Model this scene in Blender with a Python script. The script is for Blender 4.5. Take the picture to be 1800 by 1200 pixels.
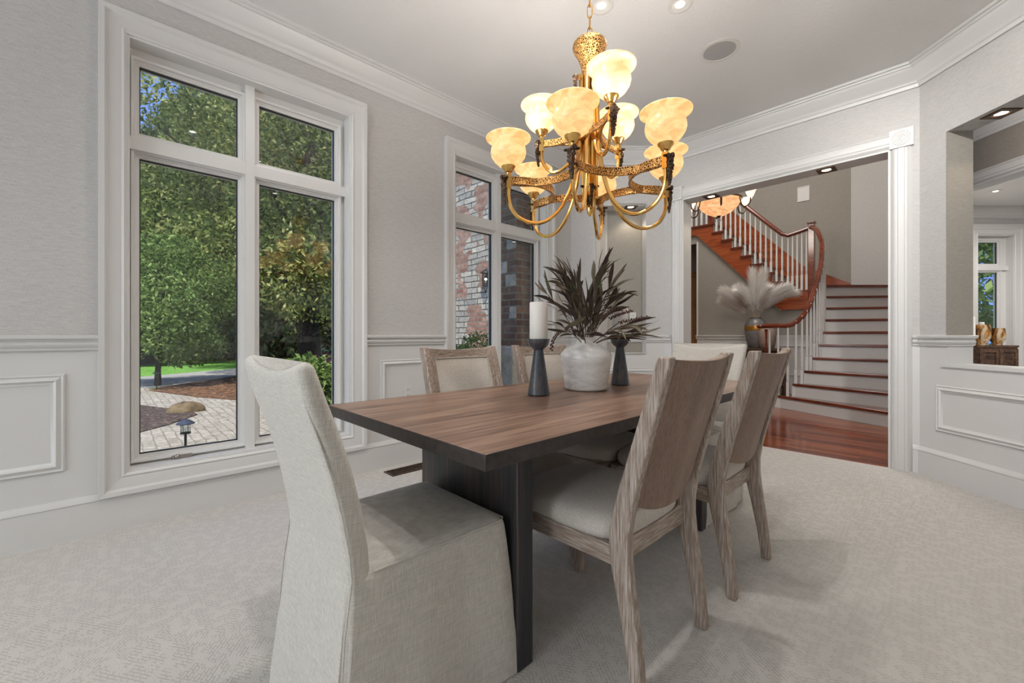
import bpy, math, random
import numpy as np
from math import sin, cos, pi, radians
for _o in list(bpy.data.objects):
    bpy.data.objects.remove(_o)
sc = bpy.context.scene
COL = sc.collection
random.seed(7)

# ------------------------------------------------------------------ camera, world, sun, large lights, exposure
CAMH = 1.02
YAW = math.atan(782 / 745.0)
VD = (-sin(YAW), cos(YAW))
RD = (cos(YAW), sin(YAW))
cam = bpy.data.cameras.new('camera')
cam.sensor_width = 36.0
cam.lens = 745.0 / 1800.0 * 36.0
cam.shift_y = -11.0 / 1800.0
cam.clip_start = 0.05
cam.clip_end = 300
cam_o = bpy.data.objects.new('camera', cam)
COL.objects.link(cam_o)
cam_o.location = (0, 0, CAMH)
cam_o.rotation_euler = (pi / 2, 0, YAW)
sc.camera = cam_o
sc.view_settings.view_transform = 'Standard'
sc.view_settings.look = 'None'
sc.view_settings.exposure = 0.5
sc.view_settings.gamma = 1.0
sc.view_settings.use_curve_mapping = False
sc.cycles.use_denoising = True
sc.cycles.max_bounces = 10
sc.cycles.diffuse_bounces = 5
sc.cycles.transparent_max_bounces = 12
sc.cycles.sample_clamp_indirect = 6.0

world = bpy.data.worlds.new('world')
sc.world = world
world.use_nodes = True
wn = world.node_tree.nodes
wl = world.node_tree.links
wbg = wn['Background']
wtc = wn.new('ShaderNodeTexCoord')
wno = wn.new('ShaderNodeTexNoise')
wno.inputs['Scale'].default_value = 2.2
wno.inputs['Detail'].default_value = 5
wl.new(wtc.outputs['Generated'], wno.inputs['Vector'])
wcr = wn.new('ShaderNodeValToRGB')
wcr.color_ramp.elements[0].position = 0.5
wcr.color_ramp.elements[0].color = (0.20, 0.36, 0.92, 1)
wcr.color_ramp.elements[1].position = 0.75
wcr.color_ramp.elements[1].color = (0.72, 0.80, 0.95, 1)
wl.new(wno.outputs['Fac'], wcr.inputs['Fac'])
wl.new(wcr.outputs['Color'], wbg.inputs['Color'])
wbg.inputs['Strength'].default_value = 0.85


def lamp(name, kind, loc, energy, color=(1, 1, 1), rot=(0, 0, 0), size=None, size_y=None, radius=None, spot=None, blend=0.4):
    l = bpy.data.lights.new(name, kind)
    l.energy = energy
    l.color = color
    if kind == 'AREA':
        l.shape = 'RECTANGLE'
        l.size = size
        l.size_y = size_y or size
    if kind in ('POINT', 'SPOT') and radius is not None:
        l.shadow_soft_size = radius
    if kind == 'SPOT':
        l.spot_size = radians(spot or 90)
        l.spot_blend = blend
    if kind == 'SUN':
        l.angle = radians(1.5)
    o = bpy.data.objects.new(name, l)
    COL.objects.link(o)
    o.location = loc
    o.rotation_euler = rot
    return o


lamp('sun', 'SUN', (0, 0, 20), 4.6, (1.0, 0.95, 0.84), rot=(radians(31), 0, radians(47)))
# fill light added behind the camera, set in an invented window
lamp('rear_fill_light', 'AREA', (-1.15, -3.98, 1.55), 98, (0.98, 0.99, 1.0), rot=(radians(90), 0, 0), size=2.8, size_y=2.25)

# ------------------------------------------------------------------ materials
MATS = {}


def nmat(name):
    m = bpy.data.materials.new(name)
    m.use_nodes = True
    nt = m.node_tree
    return m, nt, nt.nodes, nt.links, nt.nodes['Principled BSDF']


def setp(b, **k):
    for a, v in k.items():
        a = a.replace('_', ' ')
        if a in b.inputs:
            b.inputs[a].default_value = v


def C4(c):
    return (c[0], c[1], c[2], 1.0)


def texco(N, L, scale=(1, 1, 1), rot=(0, 0, 0), src='Object'):
    tc = N.new('ShaderNodeTexCoord')
    mp = N.new('ShaderNodeMapping')
    mp.inputs['Scale'].default_value = scale
    mp.inputs['Rotation'].default_value = rot
    L.new(tc.outputs[src], mp.inputs['Vector'])
    return mp.outputs['Vector']


def noise(N, L, vec, scale=1.0, detail=3, rough=0.5, dist=0.0):
    n = N.new('ShaderNodeTexNoise')
    n.inputs['Scale'].default_value = scale
    n.inputs['Detail'].default_value = detail
    n.inputs['Roughness'].default_value = rough
    n.inputs['Distortion'].default_value = dist
    L.new(vec, n.inputs['Vector'])
    return n.outputs['Fac']


def ramp(N, L, fac, stops):
    r = N.new('ShaderNodeValToRGB')
    e = r.color_ramp.elements
    e[0].position, e[0].color = stops[0][0], C4(stops[0][1])
    e[1].position, e[1].color = stops[-1][0], C4(stops[-1][1])
    for p, c in stops[1:-1]:
        x = e.new(p)
        x.color = C4(c)
    L.new(fac, r.inputs['Fac'])
    return r.outputs['Color']


def bump(N, L, h, b, strength=0.3, dist=0.01):
    bp = N.new('ShaderNodeBump')
    bp.inputs['Strength'].default_value = strength
    bp.inputs['Distance'].default_value = dist
    L.new(h, bp.inputs['Height'])
    L.new(bp.outputs['Normal'], b.inputs['Normal'])
    return bp


def mathn(N, L, op, a, b=None, c=None):
    m = N.new('ShaderNodeMath')
    m.operation = op
    for i, x in enumerate((a, b, c)):
        if x is None:
            continue
        if hasattr(x, 'is_linked'):
            L.new(x, m.inputs[i])
        else:
            m.inputs[i].default_value = x
    return m.outputs[0]


def plain(name, col, rough=0.5, metal=0.0, var=0.06, scale=6.0, bmp=0.0, bscale=60, **k):
    if name in MATS:
        return MATS[name]
    m, nt, N, L, b = nmat(name)
    v = texco(N, L)
    f = noise(N, L, v, scale, 3)
    a = tuple(max(0, c * (1 - var)) for c in col)
    d = tuple(min(1, c * (1 + var)) for c in col)
    L.new(ramp(N, L, f, [(0.3, a), (0.7, d)]), b.inputs['Base Color'])
    setp(b, Roughness=rough, Metallic=metal, **k)
    if bmp:
        bump(N, L, noise(N, L, v, bscale, 3), b, bmp, 0.004)
    MATS[name] = m
    return m


def wood(name, cols, axis='Z', rough=0.5, fine=90, stretch=5.0, coarse=9.0, bmp=0.25, coat=0.0, spec=0.5, dist=0.4, cw=0.45):
    m, nt, N, L, b = nmat(name)
    s = [fine, fine, fine]
    s['XYZ'.index(axis)] = stretch
    v = texco(N, L, tuple(s))
    f1 = noise(N, L, v, 1.0, 6, 0.6, dist)
    s2 = [coarse, coarse, coarse]
    s2['XYZ'.index(axis)] = coarse * 0.12
    v2 = texco(N, L, tuple(s2))
    f2 = noise(N, L, v2, 1.0, 4, 0.55, 0.6)
    f = mathn(N, L, 'ADD', mathn(N, L, 'MULTIPLY', f1, 1 - cw), mathn(N, L, 'MULTIPLY', f2, cw))
    n = len(cols)
    L.new(ramp(N, L, f, [(0.36 + 0.28 * i / (n - 1), c) for i, c in enumerate(cols)]), b.inputs['Base Color'])
    setp(b, Roughness=rough, Coat_Weight=coat, Coat_Roughness=0.15)
    b.inputs['Specular IOR Level'].default_value = spec
    bump(N, L, f1, b, bmp, 0.002)
    return m


WHITE = plain('trim_white', (0.60, 0.59, 0.575), 0.38, var=0.015, scale=1.5)
CEIL = plain('ceiling_paint', (0.68, 0.67, 0.655), 0.9, var=0.015, scale=2, bmp=0.5, bscale=130)
JAMB = plain('window_white', (0.66, 0.65, 0.63), 0.35, var=0.01, scale=1.5)


def wallpaper(name, c1, c2):
    m, nt, N, L, b = nmat(name)
    v = texco(N, L, (26, 26, 520))
    f = noise(N, L, v, 1.0, 4, 0.6)
    v2 = texco(N, L, (420, 420, 60))
    f2 = noise(N, L, v2, 1.0, 2, 0.5)
    v3 = texco(N, L, (0.8, 0.8, 0.8))
    g = mathn(N, L, 'ADD', mathn(N, L, 'MULTIPLY', f, 0.65), mathn(N, L, 'MULTIPLY', f2, 0.35))
    L.new(ramp(N, L, g, [(0.33, c1), (0.62, c2)]), b.inputs['Base Color'])
    setp(b, Roughness=0.75)
    b.inputs['Specular IOR Level'].default_value = 0.25
    bump(N, L, g, b, 0.25, 0.002)
    return m


PAPER = wallpaper('grasscloth_wallpaper', (0.39, 0.375, 0.36), (0.545, 0.53, 0.515))
PAPER2 = wallpaper('taupe_grasscloth', (0.235, 0.215, 0.19), (0.33, 0.305, 0.27))


def carpet_mat():
    m, nt, N, L, b = nmat('patterned_carpet')
    tc = N.new('ShaderNodeTexCoord')

    def strokes(rot, sc_):
        mp = N.new('ShaderNodeMapping')
        mp.inputs['Rotation'].default_value = (0, 0, rot)
        mp.inputs['Scale'].default_value = sc_
        L.new(tc.outputs['Object'], mp.inputs['Vector'])
        br = N.new('ShaderNodeTexBrick')
        br.inputs['Scale'].default_value = 1.0
        br.inputs['Mortar Size'].default_value = 0.07
        br.inputs['Mortar Smooth'].default_value = 0.6
        br.inputs['Brick Width'].default_value = 0.9
        br.inputs['Row Height'].default_value = 0.42
        br.offset = 0.37
        L.new(mp.outputs['Vector'], br.inputs['Vector'])
        return br.outputs['Fac']
    a = strokes(pi / 4, (30, 44, 1))
    c = strokes(-pi / 4, (30, 44, 1))
    vo = N.new('ShaderNodeTexVoronoi')
    vo.inputs['Scale'].default_value = 9.0
    mp = N.new('ShaderNodeMapping')
    mp.inputs['Rotation'].default_value = (0, 0, pi / 4)
    L.new(tc.outputs['Object'], mp.inputs['Vector'])
    L.new(mp.outputs['Vector'], vo.inputs['Vector'])
    sel = mathn(N, L, 'GREATER_THAN', vo.outputs['Color'], 0.5)
    mx = N.new('ShaderNodeMix')
    L.new(sel, mx.inputs[0])
    L.new(a, mx.inputs[2])
    L.new(c, mx.inputs[3])
    nz = N.new('ShaderNodeTexNoise')
    nz.inputs['Scale'].default_value = 26
    L.new(tc.outputs['Object'], nz.inputs['Vector'])
    nf = N.new('ShaderNodeTexNoise')
    nf.inputs['Scale'].default_value = 260
    nf.inputs['Detail'].default_value = 2
    L.new(tc.outputs['Object'], nf.inputs['Vector'])
    k = mathn(N, L, 'MULTIPLY', mx.outputs[0], mathn(N, L, 'GREATER_THAN', nz.outputs['Fac'], 0.47))
    h = mathn(N, L, 'SUBTRACT', mathn(N, L, 'MULTIPLY', nf.outputs['Fac'], 0.9), mathn(N, L, 'MULTIPLY', k, 0.8))
    hh = mathn(N, L, 'ADD', mathn(N, L, 'MULTIPLY', h, 0.5), 0.5)
    L.new(ramp(N, L, hh, [(0.2, (0.40, 0.378, 0.35)), (0.6, (0.50, 0.475, 0.445)), (0.85, (0.60, 0.575, 0.54))]), b.inputs['Base Color'])
    setp(b, Roughness=0.95)
    b.inputs['Specular IOR Level'].default_value = 0.1
    b.inputs['Sheen Weight'].default_value = 0.15
    bump(N, L, h, b, 0.5, 0.004)
    return m


CARPET = carpet_mat()


def fabric(name, c1, c2, sc_=420, rough=0.9, streak=False):
    m, nt, N, L, b = nmat(name)
    if streak:
        v = texco(N, L, (sc_, sc_, sc_ * 0.05))
        v2 = texco(N, L, (sc_ * 0.05, sc_ * 0.05, sc_))
    else:
        v = texco(N, L, (sc_, sc_ * 0.3, sc_ * 0.3))
        v2 = texco(N, L, (sc_ * 0.3, sc_, sc_))
    f = mathn(N, L, 'ADD', mathn(N, L, 'MULTIPLY', noise(N, L, v, 1, 2), 0.55), mathn(N, L, 'MULTIPLY', noise(N, L, v2, 1, 2), 0.45))
    L.new(ramp(N, L, f, [(0.36, c1), (0.62, c2)]), b.inputs['Base Color'])
    setp(b, Roughness=rough)
    b.inputs['Sheen Weight'].default_value = 0.2
    b.inputs['Specular IOR Level'].default_value = 0.15
    bump(N, L, f, b, 0.3, 0.0015)
    return m


LINEN = fabric('slipcover_linen', (0.44, 0.415, 0.375), (0.62, 0.59, 0.54), 560, streak=True)
LINEN_W = fabric('white_linen', (0.66, 0.64, 0.60), (0.78, 0.76, 0.72), 800, streak=True)
SEATF = fabric('seat_linen', (0.46, 0.42, 0.37), (0.62, 0.575, 0.52), 500)
OAK = wood('washed_oak', [(0.18, 0.13, 0.10), (0.32, 0.25, 0.20), (0.52, 0.46, 0.42)], 'Z', 0.55, 210, 12, 14, dist=0.15, cw=0.22)
OAKH = wood('washed_oak_rail', [(0.18, 0.13, 0.10), (0.32, 0.25, 0.20), (0.52, 0.46, 0.42)], 'Y', 0.55, 210, 12, 14, dist=0.15, cw=0.22)
OAKX = wood('washed_oak_side', [(0.18, 0.13, 0.10), (0.32, 0.25, 0.20), (0.52, 0.46, 0.42)], 'X', 0.55, 210, 12, 14, dist=0.15, cw=0.22)
VENEER = wood('oak_veneer', [(0.13, 0.078, 0.052), (0.20, 0.125, 0.088), (0.27, 0.18, 0.13)], 'Z', 0.5, 170, 3, 7, 0.12, dist=0.1)
TOPW = wood('dark_walnut_top', [(0.075, 0.040, 0.028), (0.20, 0.112, 0.074), (0.36, 0.225, 0.155)], 'Y', 0.36, 60, 3.0, 9, 0.12, coat=0.12)
BASEW = wood('black_brown_base', [(0.012, 0.013, 0.016), (0.034, 0.032, 0.035), (0.095, 0.055, 0.038)], 'Z', 0.42, 90, 3, 11, 0.3)
CHERRY = wood('cherry_wood', [(0.16, 0.028, 0.008), (0.27, 0.055, 0.014), (0.36, 0.09, 0.025)], 'X', 0.25, 30, 3, 7, 0.05, coat=0.4)
CHERRYD = wood('dark_cherry', [(0.075, 0.012, 0.005), (0.13, 0.024, 0.009), (0.19, 0.04, 0.014)], 'X', 0.2, 30, 3, 7, 0.05, coat=0.5)


def woodfloor():
    m, nt, N, L, b = nmat('cherry_floor')
    v = texco(N, L, (1, 1, 1))
    br = N.new('ShaderNodeTexBrick')
    br.inputs['Scale'].default_value = 1.0
    br.inputs['Brick Width'].default_value = 1.1
    br.inputs['Row Height'].default_value = 0.075
    br.inputs['Mortar Size'].default_value = 0.002
    br.inputs['Color1'].default_value = (0.12, 0.022, 0.007, 1)
    br.inputs['Color2'].default_value = (0.34, 0.085, 0.024, 1)
    br.inputs['Mortar'].default_value = (0.05, 0.01, 0.004, 1)
    L.new(v, br.inputs['Vector'])
    v2 = texco(N, L, (3, 50, 50))
    f = noise(N, L, v2, 1, 4)
    mx = N.new('ShaderNodeMix')
    mx.data_type = 'RGBA'
    mx.blend_type = 'MULTIPLY'
    mx.inputs[0].default_value = 0.6
    L.new(br.outputs['Color'], mx.inputs[6])
    L.new(ramp(N, L, f, [(0.3, (0.6, 0.55, 0.5)), (0.7, (1, 1, 1))]), mx.inputs[7])
    L.new(mx.outputs[2], b.inputs['Base Color'])
    setp(b, Roughness=0.16)
    return m


WOODFLOOR = woodfloor()
BRASS = plain('polished_brass', (0.85, 0.52, 0.17), 0.16, 1.0, var=0.05, scale=20)
NICKEL = plain('brushed_nickel', (0.42, 0.38, 0.33), 0.3, 1.0)
BRONZE = plain('dark_bronze', (0.10, 0.055, 0.03), 0.4, 0.8, var=0.3, scale=60)
GRAPE = plain('antique_bronze_grapes', (0.075, 0.045, 0.028), 0.38, 0.75, var=0.5, scale=60)


def ornate(name, around):
    """antique gold band with a chased pattern of rosettes and leaves"""
    m, nt, N, L, b = nmat(name)
    v = texco(N, L, (1, 1, 1))
    vo = N.new('ShaderNodeTexVoronoi')
    vo.feature = 'DISTANCE_TO_EDGE'
    vo.inputs['Scale'].default_value = 120
    L.new(v, vo.inputs['Vector'])
    nz = noise(N, L, v, 160, 3, 0.6, 1.5)
    f = mathn(N, L, 'ADD', mathn(N, L, 'MULTIPLY', vo.outputs['Distance'], 0.9), mathn(N, L, 'MULTIPLY', nz, 0.5))
    L.new(ramp(N, L, f, [(0.27, (0.86, 0.50, 0.18)), (0.36, (0.42, 0.21, 0.06)), (0.45, (0.05, 0.022, 0.008))]), b.inputs['Base Color'])
    setp(b, Roughness=0.35, Metallic=0.85)
    bump(N, L, f, b, 0.8, 0.003)
    return m


ORNATE = ornate('chased_gold_band', 0)


def alabaster(name, c1, c2, c3, strength):
    m, nt, N, L, b = nmat(name)
    v = texco(N, L, (1, 1, 1.8), (0.4, 0.3, 0))
    f = noise(N, L, v, 11, 5, 0.6, 1.8)
    col = ramp(N, L, f, [(0.34, c1), (0.5, c2), (0.66, c3)])
    b.inputs['Base Color'].default_value = (0.30, 0.22, 0.16, 1)
    L.new(col, b.inputs['Emission Color'])
    b.inputs['Emission Strength'].default_value = strength
    setp(b, Roughness=0.3)
    return m


ALAB = alabaster('lit_alabaster', (0.82, 0.40, 0.13), (1.0, 0.57, 0.20), (1.0, 0.72, 0.32), 0.72)
ALAB2 = alabaster('lit_alabaster_bowl', (0.62, 0.26, 0.10), (0.95, 0.46, 0.20), (1.0, 0.62, 0.32), 0.75)
GLASSLIT = alabaster('lit_opal_glass', (1.0, 0.70, 0.42), (1.0, 0.82, 0.6), (1.0, 0.9, 0.75), 1.1)


def emis(name, col, s):
    m, nt, N, L, b = nmat(name)
    b.inputs['Emission Color'].default_value = C4(col)
    b.inputs['Emission Strength'].default_value = s
    b.inputs['Base Color'].default_value = C4(col)
    return m


BULB = emis('lit_bulb', (1.0, 0.88, 0.68), 6.0)
BULBW = emis('lit_bulb_white', (1.0, 0.96, 0.9), 8.0)


def glassmat(name, ior=1.6, tint=(0.93, 0.96, 0.95)):
    m = bpy.data.materials.new(name)
    m.use_nodes = True
    N, L = m.node_tree.nodes, m.node_tree.links
    N.remove(N['Principled BSDF'])
    tr = N.new('ShaderNodeBsdfTransparent')
    tr.inputs['Color'].default_value = C4(tint)
    gl = N.new('ShaderNodeBsdfGlossy')
    gl.inputs['Roughness'].default_value = 0.0
    lw = N.new('ShaderNodeLayerWeight')
    lw.inputs['Blend'].default_value = 0.5
    f0 = 2 * ((ior - 1) / (ior + 1)) ** 2
    p5 = mathn(N, L, 'POWER', lw.outputs['Facing'], 4.0)
    fr = mathn(N, L, 'ADD', mathn(N, L, 'MULTIPLY', p5, 1 - f0), f0)
    mx = N.new('ShaderNodeMixShader')
    L.new(fr, mx.inputs[0])
    L.new(tr.outputs[0], mx.inputs[1])
    L.new(gl.outputs[0], mx.inputs[2])
    L.new(mx.outputs[0], N['Material Output'].inputs['Surface'])
    return m


GLASS = glassmat('window_glass', 1.55)
GLASSL = glassmat('lantern_glass', 1.3, (0.8, 0.85, 0.85))


def amber_glass():
    m, nt, N, L, b = nmat('amber_glass')
    v = texco(N, L, (14, 14, 5))
    f = noise(N, L, v, 1, 3, 0.5, 1.0)
    L.new(ramp(N, L, f, [(0.4, (0.07, 0.028, 0.008)), (0.5, (0.38, 0.17, 0.03)), (0.6, (0.50, 0.42, 0.30))]), b.inputs['Base Color'])
    setp(b, Roughness=0.12)
    return m


AMBER = amber_glass()


def leafmat(name, cols, scale=0.5, trans=0.35):
    m = bpy.data.materials.new(name)
    m.use_nodes = True
    N, L = m.node_tree.nodes, m.node_tree.links
    b = N['Principled BSDF']
    ge = N.new('ShaderNodeNewGeometry')
    v = texco(N, L, (1, 1, 1))
    f1 = noise(N, L, v, scale, 3)
    f = mathn(N, L, 'ADD', mathn(N, L, 'MULTIPLY', f1, 0.5), mathn(N, L, 'MULTIPLY', ge.outputs['Random Per Island'], 0.5))
    n = len(cols)
    col = ramp(N, L, f, [(0.2 + 0.6 * i / (n - 1), c) for i, c in enumerate(cols)])
    L.new(col, b.inputs['Base Color'])
    setp(b, Roughness=0.6)
    b.inputs['Specular IOR Level'].default_value = 0.2
    t = N.new('ShaderNodeBsdfTranslucent')
    L.new(col, t.inputs['Color'])
    mx = N.new('ShaderNodeMixShader')
    mx.inputs[0].default_value = trans
    L.new(b.outputs[0], mx.inputs[1])
    L.new(t.outputs[0], mx.inputs[2])
    L.new(mx.outputs[0], N['Material Output'].inputs['Surface'])
    return m


LEAF_A = leafmat('linden_leaves', [(0.04, 0.07, 0.02), (0.13, 0.19, 0.05), (0.32, 0.36, 0.11), (0.66, 0.62, 0.26)])
LEAF_B = leafmat('bright_leaves', [(0.06, 0.11, 0.03), (0.17, 0.27, 0.07), (0.40, 0.50, 0.17)])
LEAF_D = leafmat('forest_leaves', [(0.04, 0.065, 0.025), (0.11, 0.16, 0.06), (0.26, 0.32, 0.13)])
LEAF_S = leafmat('shrub_leaves', [(0.03, 0.09, 0.02), (0.10, 0.26, 0.05), (0.30, 0.46, 0.10)])
LEAF_P = leafmat('purple_leaves', [(0.03, 0.012, 0.02), (0.10, 0.03, 0.08), (0.16, 0.10, 0.06)])
LEAF_V = leafmat('dried_leaves', [(0.03, 0.02, 0.018), (0.075, 0.048, 0.042), (0.075, 0.07, 0.038), (0.30, 0.24, 0.19)], 9, 0.1)
PLUME = leafmat('pampas_plume', [(0.78, 0.75, 0.71), (0.87, 0.85, 0.82), (0.93, 0.92, 0.90)], 6, 0.3)
BARK = plain('bark', (0.035, 0.027, 0.02), 0.95, var=0.5, scale=9, bmp=0.8, bscale=14)


def ground(name, cols, scale, rough=0.95, bmp=0.6, bs=None):
    m, nt, N, L, b = nmat(name)
    v = texco(N, L)
    f = noise(N, L, v, scale, 6, 0.65)
    n = len(cols)
    L.new(ramp(N, L, f, [(0.3 + 0.4 * i / (n - 1), c) for i, c in enumerate(cols)]), b.inputs['Base Color'])
    setp(b, Roughness=rough)
    bump(N, L, noise(N, L, v, bs or scale * 2, 4), b, bmp, 0.03)
    return m


LAWN = ground('lawn_grass', [(0.05, 0.14, 0.02), (0.12, 0.30, 0.04), (0.20, 0.42, 0.07)], 6)
DRIVE = ground('grey_asphalt', [(0.26, 0.25, 0.25), (0.36, 0.35, 0.345)], 5, bmp=0.2)
MULCH = None


def chips(name, cols, scale):
    m, nt, N, L, b = nmat(name)
    v = texco(N, L)
    vo = N.new('ShaderNodeTexVoronoi')
    vo.inputs['Scale'].default_value = scale
    L.new(v, vo.inputs['Vector'])
    sx = N.new('ShaderNodeSeparateColor')
    L.new(vo.outputs['Color'], sx.inputs[0])
    n = len(cols)
    L.new(ramp(N, L, sx.outputs[0], [(i / (n - 1), c) for i, c in enumerate(cols)]), b.inputs['Base Color'])
    setp(b, Roughness=0.95)
    bump(N, L, vo.outputs['Distance'], b, 0.9, 0.03)
    return m


MULCH = chips('dark_bark_mulch', [(0.02, 0.014, 0.012), (0.07, 0.045, 0.04), (0.05, 0.035, 0.03), (0.20, 0.13, 0.10)], 26)
MULCH2 = chips('leafy_mulch', [(0.03, 0.018, 0.012), (0.16, 0.07, 0.03), (0.07, 0.035, 0.02), (0.34, 0.17, 0.08)], 16)
ROCK = ground('sandstone_boulder', [(0.05, 0.035, 0.02), (0.16, 0.11, 0.06), (0.24, 0.19, 0.11)], 7)


def bricks(name, c1, c2, mort, bw, rh, ms, swap=None, off=0.5, bias=0.0, warp=0.0, light=None):
    m, nt, N, L, b = nmat(name)
    tc = N.new('ShaderNodeTexCoord')
    sx = N.new('ShaderNodeSeparateXYZ')
    L.new(tc.outputs['Object'], sx.inputs[0])
    cb = N.new('ShaderNodeCombineXYZ')
    if swap == 'XZ':
        L.new(mathn(N, L, 'ADD', sx.outputs[0], sx.outputs[1]), cb.inputs[0])
        L.new(sx.outputs[2], cb.inputs[1])
    else:
        L.new(sx.outputs[0], cb.inputs[0])
        L.new(sx.outputs[1], cb.inputs[1])
    vec = cb.outputs[0]
    if warp:
        nw = N.new('ShaderNodeTexNoise')
        nw.inputs['Scale'].default_value = 2.5
        L.new(tc.outputs['Object'], nw.inputs['Vector'])
        vm = N.new('ShaderNodeVectorMath')
        vm.operation = 'SCALE'
        vm.inputs['Scale'].default_value = warp
        L.new(nw.outputs['Color'], vm.inputs[0])
        va = N.new('ShaderNodeVectorMath')
        L.new(vec, va.inputs[0])
        L.new(vm.outputs[0], va.inputs[1])
        vec = va.outputs[0]
    br = N.new('ShaderNodeTexBrick')
    br.offset = off
    br.inputs['Scale'].default_value = 1.0
    br.inputs['Brick Width'].default_value = bw
    br.inputs['Row Height'].default_value = rh
    br.inputs['Mortar Size'].default_value = ms
    br.inputs['Bias'].default_value = bias
    br.inputs['Color1'].default_value = C4(c1)
    br.inputs['Color2'].default_value = C4(c2)
    br.inputs['Mortar'].default_value = C4(mort)
    L.new(vec, br.inputs['Vector'])
    col = br.outputs['Color']
    hgt = mathn(N, L, 'SUBTRACT', 1.0, br.outputs['Fac'])
    if light:
        # patches of larger pale ledge stones among the bricks
        b2 = N.new('ShaderNodeTexBrick')
        b2.offset = 0.41
        b2.inputs['Scale'].default_value = 1.0
        b2.inputs['Brick Width'].default_value = 0.36
        b2.inputs['Row Height'].default_value = 0.095
        b2.inputs['Mortar Size'].default_value = 0.009
        b2.inputs['Color1'].default_value = C4(light[0])
        b2.inputs['Color2'].default_value = C4(light[1])
        b2.inputs['Mortar'].default_value = C4((0.12, 0.11, 0.10))
        L.new(vec, b2.inputs['Vector'])
        mk = N.new('ShaderNodeTexNoise')
        mk.inputs['Scale'].default_value = 2.4
        mk.inputs['Detail'].default_value = 2
        mp = N.new('ShaderNodeMapping')
        mp.inputs['Scale'].default_value = (1, 1.0, 1)
        L.new(vec, mp.inputs['Vector'])
        L.new(mp.outputs[0], mk.inputs['Vector'])
        sel = mathn(N, L, 'GREATER_THAN', mk.outputs['Fac'], 0.5)
        mx = N.new('ShaderNodeMix')
        mx.data_type = 'RGBA'
        L.new(sel, mx.inputs[0])
        L.new(col, mx.inputs[6])
        L.new(b2.outputs['Color'], mx.inputs[7])
        col = mx.outputs[2]
        mx2 = N.new('ShaderNodeMix')
        L.new(sel, mx2.inputs[0])
        L.new(hgt, mx2.inputs[2])
        L.new(mathn(N, L, 'SUBTRACT', 1.4, b2.outputs['Fac']), mx2.inputs[3])
        hgt = mx2.outputs[0]
    nz = N.new('ShaderNodeTexNoise')
    nz.inputs['Scale'].default_value = 14
    nz.inputs['Detail'].default_value = 5
    L.new(tc.outputs['Object'], nz.inputs['Vector'])
    mm = N.new('ShaderNodeMix')
    mm.data_type = 'RGBA'
    mm.blend_type = 'MULTIPLY'
    mm.inputs[0].default_value = 0.8
    L.new(col, mm.inputs[6])
    L.new(ramp(N, L, nz.outputs['Fac'], [(0.3, (0.55, 0.5, 0.5)), (0.7, (1.15, 1.15, 1.15))]), mm.inputs[7])
    L.new(mm.outputs[2], b.inputs['Base Color'])
    setp(b, Roughness=0.9)
    bump(N, L, mathn(N, L, 'ADD', hgt, mathn(N, L, 'MULTIPLY', nz.outputs['Fac'], 0.6)), b, 0.8, 0.02)
    return m


BRICK = bricks('red_brown_brick', (0.11, 0.05, 0.035), (0.26, 0.15, 0.11), (0.22, 0.20, 0.17), 0.21, 0.072, 0.009, 'XZ')
STONEBRICK = bricks('brick_and_ledgestone', (0.30, 0.14, 0.10), (0.50, 0.30, 0.22), (0.30, 0.28, 0.25), 0.20, 0.072, 0.008, 'XZ', warp=0.05, light=((0.62, 0.58, 0.50), (0.38, 0.37, 0.34)))
LIME = ground('rough_limestone', [(0.25, 0.24, 0.22), (0.45, 0.43, 0.39), (0.6, 0.58, 0.53)], 9)
PAVER = bricks('buff_pavers', (0.33, 0.30, 0.25), (0.44, 0.40, 0.34), (0.24, 0.22, 0.185), 0.16, 0.11, 0.007, warp=0.08)
RUSTIC = wood('rustic_board', [(0.025, 0.014, 0.01), (0.075, 0.038, 0.022), (0.16, 0.08, 0.045)], 'X', 0.6, 30, 3, 8, 0.5)
BLACKM = plain('black_metal', (0.02, 0.02, 0.022), 0.4, 0.3)
BLACK = plain('black_gasket', (0.015, 0.014, 0.013), 0.6)
WAX = plain('white_wax', (0.74, 0.72, 0.68), 0.45, var=0.01, Subsurface_Weight=0.2)
PLASTIC = plain('white_plastic', (0.62, 0.60, 0.57), 0.35, var=0.01)
SPEAKER = plain('speaker_grille', (0.36, 0.35, 0.34), 0.8, var=0.03)
DOORW = wood('honey_door', [(0.22, 0.09, 0.02), (0.36, 0.17, 0.05), (0.45, 0.24, 0.08)], 'Z', 0.35, 40, 3, 7, 0.05)


def ceramic():
    m, nt, N, L, b = nmat('glazed_white_ceramic')
    v = texco(N, L, (1, 1, 3))
    f = noise(N, L, v, 12, 5, 0.65, 1.0)
    L.new(ramp(N, L, f, [(0.35, (0.60, 0.59, 0.57)), (0.65, (0.80, 0.79, 0.77))]), b.inputs['Base Color'])
    setp(b, Roughness=0.28, Coat_Weight=0.3)
    bump(N, L, f, b, 0.45, 0.006)
    return m


CERAMIC = ceramic()
CANDLEW = wood('blue_black_stained_wood', [(0.014, 0.018, 0.026), (0.035, 0.048, 0.068), (0.12, 0.09, 0.08)], 'Z', 0.28, 110, 9, 22, 0.15, coat=0.4, dist=1.2)
FVASE = plain('grey_ribbed_ceramic', (0.16, 0.155, 0.155), 0.3, var=0.2, scale=14)
FGOLD = plain('gold_band', (0.42, 0.20, 0.04), 0.35, 0.7, var=0.3, scale=30)
FVASE2 = plain('carved_taupe_ceramic', (0.26, 0.19, 0.15), 0.7, var=0.35, scale=70, bmp=0.8, bscale=70)


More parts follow.
